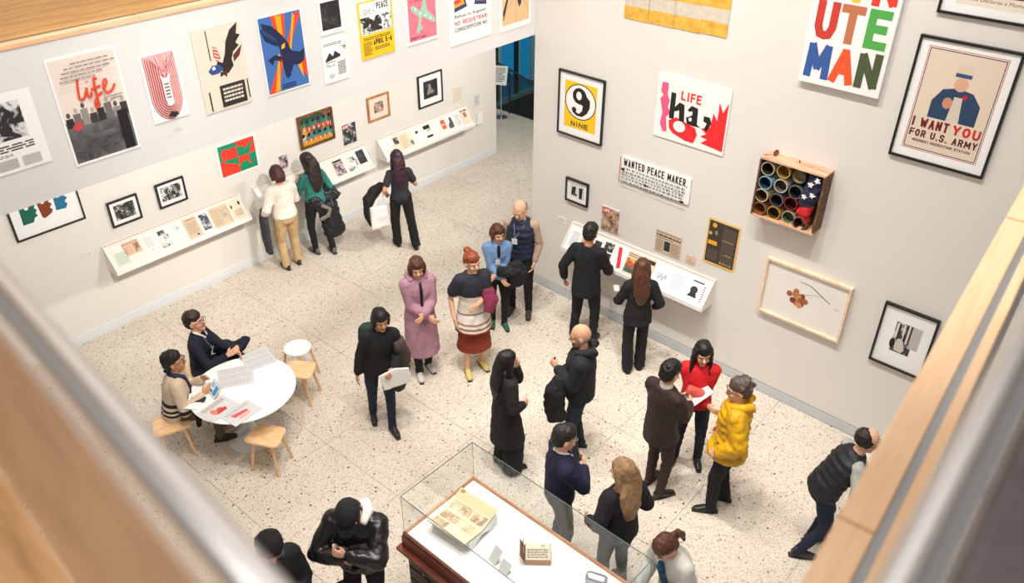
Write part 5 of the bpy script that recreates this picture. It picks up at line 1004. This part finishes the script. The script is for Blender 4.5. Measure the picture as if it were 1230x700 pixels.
    for sd in (-1, 1):
        hj, kn, an, ta = lg[sd]; dv = V((math.sin(-ta), math.cos(-ta), 0)); pt_ = V(an); 
        tl = (LF if sd < 0 else RF); el_ = tl[2] if len(tl) > 2 else 0
        fz = pt_.z-.09*s
        dz = V((0, 0, -.0))
        up_ = V((0, 0, 1)); base = V((pt_.x, pt_.y, fz))
        b = BM(); b.limb([base+V((0, 0, .055*s))-dv*.045*s, base+V((0, 0, .05*s))+dv*.03*s, base+V((0, 0, .036*s))+dv*.11*s, base+V((0, 0, .03*s))+dv*.165*s], [(.036*s, .05*s), (.040*s, .048*s), (.045*s, .034*s), (.034*s, .024*s)], side=(dv.y, -dv.x, 0)); b.limb([base+V((0, 0, .05*s))-dv*.02*s, V(an)+V((0, 0, .03*s))], [.04*s, .038*s])
        so = sculpt(b, 'shoe', sm, t, .0095, 2)
        so_ = BM(); so_.limb([base+V((0, 0, .008))-dv*.08*s, base+V((0, 0, .008))+dv*.05*s, base+V((0, 0, .008))+dv*.185*s], [(.034*s, .009), (.040*s, .009), (.03*s, .009)], side=(dv.y, -dv.x, 0)); so_.out('sole', mat('sole_dark', (.03, .028, .025), .7), so, True)
    return t, ar, s
def held(t, name, label, cat, b, m, voxel=.0115, smooth=3, disp=.02, ds=.07, sc=True):
    """a thing carried by a person: its own object, standing in the same place and turned the same way"""
    o = sculpt(b, name, m, None, voxel, smooth, disp, ds) if sc else b.out(name, m)
    o.location = t.location; o.rotation_euler = t.rotation_euler; tag(o, label, cat); return o
blk = cloth('black', '17171A'); blk2 = cloth('black_soft', '1E1D20'); navy = cloth('navy', '171B2C'); dkd = cloth('dark_denim', '20293A', vs=9); char = cloth('charcoal', '2B2D33')
H_BK, H_BR, H_DB, H_GY, H_RD, H_PU, H_BL = hairm('black', '15110F'), hairm('brown', '5A3422'), hairm('darkbrown', '2C1D17'), hairm('grey', '8A8480'), hairm('red', '9A4A2C'), hairm('purple', '3A1826'), hairm('blond', 'A07C58')
tan = cloth('tan', 'CBA97C'); ktr = cloth('khaki_dark', '6A5A46')
def pw(px, z): g = gnd(px[0], px[1], z); return (g.x, g.y, 0)
# seated pair
SIT = dict(drop=.45)
st_card = stripes('cardigan_knit', [(0, hexc('15171F')), (.36, hexc('15171F')), (.40, hexc('CBB79E')), (.50, hexc('15171F')), (.525, hexc('D2C0A8')), (.55, hexc('15171F')), (.575, hexc('D2C0A8')), (.61, hexc('15171F')), (.66, hexc('CBB79E')), (.86, hexc('CBB79E')), (.955, hexc('222A40'))], 'Z', .95)
p1, _, _ = person(None, 66, 'seated man in a cream and black striped cardigan, writing at the table', world=(-7.43, 2.79, 0), h=1.74, lean=13, skin=SK_M, hyaw=-8, hpitch=-8, LH=(-.02, .36, .80), RH=(.18, .33, .74), LF=(-.12, .44, 0), RF=(.14, .40, 0),
   top=dict(m=st_card, hem=.86, fat=.014, name='cardigan', collar=(cloth('navy_collar', '232E4A'), 'scarf')), legs=dict(m=ktr), hair='short', hairc=H_BK, glasses=True, **SIT)
p2, _, _ = person(None, 84, 'seated man in a navy sweater with a badge, legs crossed', world=(-7.90, 3.42, 0), h=1.74, lean=6, hyaw=-10, hpitch=-12, LH=(.12, .46, .78), RH=(.22, .40, .80), LF=(-.05, .40, .0), RF=(.05, .52, .22),
   top=dict(m=navy, hem=.88, name='sweater', collar=(M_cream, 'shirt'), badge=.02), legs=dict(m=cloth('jean_navy', '232A44'), fat=.008), hair='short', hairc=H_DB, glasses=True, **SIT)
held(p2, 'jacket', 'dark blue jacket bunched in the lap of the man in the navy sweater', 'jacket', BM().limb([(-.22, .16, .62), (-.12, .32, .66), (-.05, .48, .72), (-.1, .56, .8)], [(.10, .07), (.12, .08), (.10, .07), (.05, .05)]), cloth('jacket_navy', '1C2238'), disp=.05)
held(p1, 'scarf', 'dark red and black scarf hanging by the striped cardigan man', 'scarf', BM().limb([(.17, .24, .72), (.21, .24, .55), (.21, .22, .38)], [(.05, .03), (.055, .035), (.06, .03)]), mat('scarf_plaid', hexc('3B1420'), .9, col2=hexc('16161C'), vscale=40), disp=.02)
# left wall visitors
p3, _, _ = person((353, 320), -36, 'person in a cream sweater and tan trousers, back turned, at the ledge', h=1.68, hpitch=22, LH=(-.28, .12, .95), RH=(.14, .32, 1.08), LF=(-.11, 0, 0), RF=(.11, .06, 0),
   top=dict(m=cloth('cream_knit', 'EADFD3', var=.08), hem=.92, fat=.016, name='sweater'), legs=dict(m=tan, fat=.012), hair='bob', hairc=H_RD if False else hairm('auburn', '4A2622'), shoes=mat('shoe_brown', (.05, .03, .025), .4), fem=True, build=1.08)
held(p3, 'coat', 'dark grey coat hanging over the left arm of the cream sweater visitor', 'coat', BM().limb([(-.27, .12, 1.02), (-.31, .08, .86), (-.33, .03, .62), (-.33, 0, .38)], [(.05, .10), (.06, .13), (.055, .14), (.045, .12)]), cloth('coat_grey', '34373D'))
p4, _, _ = person((388, 303), -42, 'dark haired person in a teal top holding a coat, at the ledge', h=1.70, hpitch=18, hyaw=18, hroll=-6, LH=(-.12, .30, 1.16), RH=(.24, .20, 1.02), LF=(-.09, .05, 0), RF=(.13, -.12, 0),
   top=dict(m=cloth('teal', '2F7A74'), hem=.90, name='top'), legs=dict(m=blk), hair='long', hairc=H_DB, fem=True, shoes=mat('shoe_grey', (.13, .12, .12), .5))
held(p4, 'puffer_coat', 'long black puffer coat with fur trim carried by the teal top visitor', 'coat', BM().limb([(.22, .12, 1.10), (.24, .08, .92), (.15, -.06, .80), (.20, -.02, .60), (.24, -.04, .34)], [(.10, .12), (.14, .15), (.17, .15), (.16, .14), (.19, .13)]).limb([(.27, .1, 1.06), (.36, -.04, .92)], [.08, .06]).limb([(-.06, -.05, .98), (.05, -.12, .80)], [.10, .09]), cloth('puffer_black', '1B1D22', .5), disp=.06, ds=.06)
held(p4, 'fur_trim', 'grey fur hood trim on the black puffer coat by the teal top', 'trim', BM().limb([(.0, -.20, .92), (.10, -.24, .84), (.05, -.24, .74), (-.05, -.2, .70)], [.03, .035, .035, .03]), mat('fur_grey', hexc('8F857A'), .95, var=.5, vscale=60), disp=.03, ds=.02)
p5, _, _ = person((486, 295), -22, 'person with long plum hair in black clothes carrying bags', h=1.64, hpitch=14, LH=(-.22, .10, .98), RH=(.22, .24, 1.10), LF=(-.10, .06, 0), RF=(.16, -.16, 0),
   top=dict(m=char, hem=.90, sleeve='short', name='top'), legs=dict(m=blk, fat=.006, wide=.02), hair='long', hairc=H_PU, fem=True, skin=SK_M)
tb_ = BM().prism([(-.16, .42), (.16, .42), (.15, .78), (-.15, .80)], -.035, .035, M=Matrix(((.96, .0, -.2, -.36), (.2, 0, .96, .0), (0, 1, 0, 0), (0, 0, 0, 1))))
tote = thing('tote_bag', 'white canvas tote bag hanging from the plum haired visitor', 'bag', p5.location, p5.rotation_euler.z)
sculpt(tb_, 'bag_body', cloth('canvas_white', 'E9E7E4', var=.06), tote, .012, 3, .02)
BM().limb([(-.44, -.02, .78), (-.26, .10, 1.03), (-.26, .04, .78)], [(.012, .006)]*3, n=6).out('strap', cloth('canvas_white', 'E9E7E4'), tote)
held(p5, 'jacket', 'black jacket slung over the left arm of the plum haired visitor', 'jacket', BM().limb([(-.26, .14, 1.06), (-.38, .12, 1.0), (-.50, .10, .86), (-.54, .08, .62), (-.50, .06, .46)], [(.07, .09), (.09, .10), (.09, .10), (.05, .1), (.03, .1)]), blk2, disp=.03)
# standing group by the corner
p6, _, _ = person((625, 374), 192, 'grey haired man in a navy puffer vest and tan sleeves', h=1.80, hpitch=22, hyaw=-12, LH=(-.20, .10, .88), RH=(.20, .10, .88), LF=(-.12, .02, 0), RF=(.12, -.02, 0),
   top=dict(m=cloth('beige_sleeve', 'B59A84'), hem=.96, name='shirt', collar=(cloth('beige_sleeve', 'B59A84'), 'shirt')), coat=dict(m=cloth('vest_navy', '1B2740', .6), hem=.90, fat=.022, sleeve='none', name='vest', badge=.05, puff=.008), legs=dict(m=blk), hair='thin', hairc=H_GY, shoes=mat('boot_brown', (.06, .045, .04), .5))
p7, _, _ = person((598, 388), 170, 'brown haired woman in a light blue zip top with a badge', h=1.57, hpitch=10, hyaw=18, LH=(.06, .22, 1.02), RH=(-.02, .24, .96), LF=(-.09, .08, 0), RF=(.08, -.02, 0),
   top=dict(m=cloth('blue_fleece', '6F8FB8', var=.1), hem=.88, fat=.012, name='top', badge=.02, open=(blk, .028, 1.28, 1.44)), legs=dict(m=blk), hair='bob', hairc=H_BR, fem=True, shoes=mat('shoe_green', hexc('1F5A3C'), .5))
held(p7, 'coat', 'black coat folded over the arms of the light blue top woman', 'coat', BM().limb([(-.20, .20, 1.05), (-.24, .22, .95), (-.22, .20, .78)], [(.12, .09), (.14, .10), (.11, .07)]).limb([(.0, .24, 1.02), (-.22, .24, .98)], [.07, .09]), blk2, disp=.05)
p8, _, _ = person((700, 407), 24, 'person in a black suit seen from behind at the right ledge', h=1.76, hpitch=18, LH=(-.30, .0, .90), RH=(.22, .28, 1.02), LF=(-.14, 0, 0), RF=(.14, -.02, 0), skin=SK_M,
   top=dict(m=cloth('suit_black', '14161C'), hem=.74, fat=.012, name='suit_jacket'), legs=dict(m=cloth('suit_black', '14161C'), fat=.006), hair='short', hairc=H_BK)
p9, _, _ = person((759, 442), 0, 'woman with long brown hair looking at the right ledge', h=1.62, hpitch=12, hyaw=-12, LH=(-.26, .24, .98), RH=(.24, .12, .95), LF=(-.08, -.06, 0), RF=(.10, .02, 0), 
   top=dict(m=blk, hem=.80, fat=.012, name='jacket'), legs=dict(m=blk, wide=.028), hair='long', hairc=H_BR, fem=True)
held(p9, 'phone', 'pale phone in the hand of the long brown haired woman in black', 'phone', BM().box(-.27, -.20, .30, .44, 1.0, 1.01), mat('phone_pale', (.6, .55, .55), .3), sc=False)
# moving visitors, modelled at rest
p10, _, _ = person((509, 444), 158, 'woman in a long dusty pink coat', h=1.70, hpitch=12, hyaw=-6, LH=(.02, .26, 1.06), RH=(-.04, .24, 1.00), LF=(-.08, -.04, 0), RF=(.08, .10, 0), 
   top=dict(m=blk, hem=.92, name='top'), coat=dict(m=cloth('pink_coat', 'AD8292', var=.12), hem=.36, flare=1.12, fat=.022, name='coat', open=(blk, .022, 1.05, 1.44), collar=(cloth('pink_coat', 'AD8292'), 'hood')), legs=dict(m=blk), hair='bob', hairc=H_BR, fem=True, shoes=mat('shoe_white', (.6, .58, .56), .5))
pon = stripes('banded_dress', [(0, hexc('8C3A22')), (.40, hexc('8C3A22')), (.44, hexc('D4CABE')), (.455, hexc('8A6B5A')), (.47, hexc('D8D0C6')), (.49, hexc('9A7A6A')), (.505, hexc('D8D0C6')), (.57, hexc('8F8378')), (.585, hexc('D8D0C6')), (.73, hexc('20232F'))], 'Z', .62)
p11, _, _ = person((570, 440), 158, 'red haired woman in a navy top, cream banded tunic and rust skirt', h=1.72, hpitch=2, hyaw=14, LH=(.04, .26, 1.14), RH=(.27, .06, .90), LF=(-.10, .0, 0), RF=(.13, .10, 0),
   top=dict(m=pon, hem=.66, fat=.028, flare=1.15, sleeve='short', name='tunic'), coat=None, legs=dict(m=cloth('rust', '8C3A22'), kind='skirt', hem=.36), hair='bun', hairc=H_RD, fem=True, shoes=mat('shoe_yellow', hexc('C9B26A'), .5))
held(p11, 'shawl', 'magenta shawl over the arm of the red haired woman', 'shawl', BM().limb([(-.16, .12, 1.22), (-.18, .20, 1.12), (-.12, .24, 1.02)], [(.09, .06), (.10, .07), (.07, .05)]), cloth('magenta', '7E2A48'), disp=.04)
p12, _, _ = person((462, 508), 158, 'walking woman in a black jacket with a brown coat over one arm', h=1.66, hpitch=8, hyaw=6, lean=4, side_lean=-7, LH=(-.12, .26, 1.02), RH=(.26, .02, .86), LF=(-.06, .18, 0), RF=(.10, -.16, 0), skin=SK_M,
   top=dict(m=blk, hem=.86, fat=.014, name='jacket'), legs=dict(m=cloth('jean_blueblack', '1A2436')), hair='bob', hairc=H_BK, fem=True)
held(p12, 'coat', 'brown coat hanging from the left side of the walking woman', 'coat', BM().limb([(-.24, .08, 1.20), (-.28, .04, .98), (-.26, -.02, .74), (-.22, -.04, .50)], [(.08, .09), (.10, .12), (.10, .12), (.08, .10)]), cloth('coat_taupe', '4A4038'), disp=.04)
held(p12, 'papers', 'white folded papers held by the walking woman in a black jacket', 'papers', BM().prism([(-.30, .80), (.02, .76), (.06, .98), (-.12, 1.04), (-.28, 1.0)], .30, .325, M=Matrix(((1, 0, 0, 0), (0, 0, 1, 0), (0, 1, 0, 0), (0, 0, 0, 1)))), M_paper, smooth=1, disp=.01)
held(p12, 'backpack', 'dark green backpack worn by the walking woman', 'bag', BM().limb([(.02, -.19, 1.28), (.02, -.21, 1.0)], [(.13, .09), (.14, .10)]), cloth('green_dark', '1F3A2C'))
p13, _, _ = person((607, 560), 62, 'woman in a long black coat with a hand at her face', h=1.60, hpitch=6, hyaw=-6, LH=(-.05, .17, 1.44), RH=(.13, .17, 1.02), LF=(-.09, .02, 0), RF=(.10, .04, 0), 
   top=dict(m=blk2, hem=.46, flare=1.22, fat=.016, name='coat'), legs=dict(m=blk, wide=.07, fat=.01), hair='long', hairc=H_BK, fem=True)
p14, _, _ = person((692, 543), -82, 'bald man in a black hooded sweatshirt with a jacket over one arm', h=1.78, hpitch=8, LH=(-.04, .25, 1.20), RH=(.16, .20, 1.0), curl=.8, build=1.08, LF=(-.11, .02, 0), RF=(.11, -.03, 0), skin=skinm('bald', 'C99A7C'),
   top=dict(m=cloth('hoodie_black', '1A1C21'), hem=.86, fat=.02, name='hoodie', collar=(cloth('hoodie_black', '1A1C21'), 'hood')), legs=dict(m=dkd, fat=.004), beard=mat('stubble', hexc('6B4A38'), .8))
held(p14, 'jacket', 'black jacket hanging from the forearm of the bald man', 'jacket', BM().limb([(-.16, .20, 1.18), (-.20, .26, 1.05), (-.20, .26, .84), (-.20, .22, .66)], [(.06, .09), (.07, .12), (.06, .12), (.05, .11)]), blk2, disp=.03)
p15, _, _ = person(None, 78, 'grey templed man in a navy sweater with folded arms behind the case', world=(-3.14, 4.34, 0), h=1.74, hpitch=8, LH=(.05, .21, 1.10), RH=(-.05, .24, 1.15), pole=(1, .1, -.6),
   top=dict(m=cloth('sweater_navy', '191C38'), hem=.90, fat=.014, name='sweater', collar=(M_cream, 'shirt')), legs=dict(m=char), hair='short', hairc=hairm('black_grey', '1F1D1E'))
p16, _, _ = person(None, -28, 'woman with long light brown hair in a dark top near the case', world=(-2.50, 4.40, 0), h=1.68, hpitch=8, hyaw=30, LH=(-.24, .16, .98), RH=(.20, .20, 1.05), 
   top=dict(m=cloth('dark_plum', '1D1A22'), hem=.84, fat=.018, name='top'), legs=dict(m=blk), hair='long', hairc=H_BL, fem=True)
p17, _, _ = person(None, -122, 'brown haired woman in a pale jacket bending over the case', world=(-1.80, 4.28, 0), h=1.60, lean=18, hpitch=38, LH=(-.16, .34, .92), RH=(.16, .34, .92), 
   top=dict(m=cloth('blue_print', '1E5C8C', var=.6, vs=30), hem=.92, name='blouse'), coat=dict(m=cloth('pale_jacket', 'CFCFC6', var=.08), hem=.84, fat=.02, name='jacket', open=(cloth('blue_print', '1E5C8C'), .06, 1.0, 1.42)), legs=dict(m=char), hair='pony', hairc=H_BR, fem=True, glasses=False)
p18, _, _ = person((783, 588), 52, 'man in a brown velvet jacket writing on a pad', h=1.74, hpitch=14, LH=(-.10, .33, 1.08), RH=(.07, .33, 1.10), LF=(-.10, .06, 0), RF=(.12, -.02, 0), toe=(8, 20),
   top=dict(m=cloth('velvet_brown', '2A1714', .7, sheen=.05), hem=.78, fat=.014, name='jacket', collar=(M_cream, 'turtle')), legs=dict(m=cloth('trouser_brown', '3A2B26')), hair='short', hairc=H_BK, shoes=mat('shoe_darkbrown', (.03, .018, .015), .25))
nt2 = held(p18, 'notepad', 'white notepad held between the velvet jacket man and the red sweater woman', 'notepad', BM().box(-.10, .11, -.13, .13, 0, .012), M_paper, sc=False)
cpos = p18.matrix_basis @ V((.03, .50, 1.13)); nt2.location = cpos; nt2.rotation_euler = (R(28), 0, p18.rotation_euler.z-.3)
red = cloth('red_knit', 'CC1721', .8, var=.12)
p19, _, _ = person((823, 552), 192, 'black haired woman in a red sweater facing the camera', h=1.66, hpitch=8, hyaw=10, LH=(.10, .20, 1.04), RH=(-.12, .22, 1.06), LF=(-.13, .0, 0), RF=(.13, .0, 0), toe=(10, 16),
   top=dict(m=red, hem=.88, fat=.012, name='sweater', collar=(red, 'turtle')), legs=dict(m=dkd), hair='long', hairc=H_BK, fem=True)
held(p19, 'bag', 'soft salmon red pouch held to the chest of the red sweater woman', 'bag', BM().limb([(-.04, .19, 1.14), (.08, .19, 1.17)], [(.055, .05), (.065, .06)]), cloth('salmon_red', 'C9544C'), disp=.02)
yel = cloth('yellow_puffer', 'D9A40C', .55, var=.15, vs=6, bump=.5, bs=12)
p20, _, _ = person((862, 607), -76, 'grey haired person with glasses in a yellow puffer jacket', h=1.72, hpitch=4, hyaw=6, LH=(-.21, .12, .95), RH=(.21, .11, .95), curl=.9, LF=(-.10, .08, 0), RF=(.10, -.06, 0),
   top=dict(m=yel, hem=.78, fat=.036, name='puffer_jacket', disp=.035, collar=(yel, 'hood'), puff=.008), legs=dict(m=blk, fat=.01), hair='curly', hairc=hairm('grey_brown', '5A4A44'), glasses=True, fem=True)
p21, _, _ = person((966, 658), 92, 'man in a black quilted vest and grey shirt leaning forward behind the rail', h=1.72, lean=26, hpitch=10, drop=.05, LH=(-.16, .46, .98), RH=(.22, .30, .90), pole=(1, -.8, .3), LF=(-.10, .08, 0), RF=(.10, -.10, 0),
   top=dict(m=cloth('grey_marl', 'A3A39E', var=.12, vs=20), hem=.94, name='shirt'), coat=dict(m=cloth('vest_black', '1C1D26', .6), hem=.88, fat=.02, sleeve='none', name='vest', puff=.008), legs=dict(m=cloth('jean_darkblue', '1A2338')), hair='receding', hairc=H_DB, glasses=True, shoes=mat('shoe_charcoal', (.05, .045, .045), .6))
lea = mat('leather_black', hexc('141416'), .32, bump=.5, bscale=14, spec=.6)
p22, _, _ = person(None, 186, 'man in a black leather jacket and cap looking down at his hands', world=(-3.98, 2.66, 0), h=1.78, hpitch=42, lean=6, LH=(.0, .32, 1.30), RH=(.05, .30, 1.22), pole=(.9, -.1, -.35), curl=.8,
   top=dict(m=lea, hem=.86, fat=.026, name='leather_jacket', disp=.03, collar=(cloth('hood_white', 'E3E1DC', var=.05), 'hood')), legs=dict(m=blk), hair='cap', hairc=cloth('cap_black', '1A1B1F'), build=1.08)
held(p22, 'shoulder_bag', 'black bag with white trim in front of the leather jacket man', 'bag', BM().limb([(.0, .36, 1.0), (.02, .34, .80)], [(.13, .05), (.12, .06)]), blk2)
p23, _, _ = person(None, 150, 'person in a black knit hat and dark coat at the bottom edge', world=(-4.22, 1.98, 0), h=1.66, hpitch=28, LH=(-.12, .26, 1.0), RH=(.12, .26, .98),
   top=dict(m=blk, hem=.60, fat=.026, name='coat', collar=(cloth('scarf_blue_grey', '4A5068'), 'scarf')), legs=dict(m=blk), hair='beanie', hairc=cloth('hat_black', '121214', bs=60), fem=True)
bake()
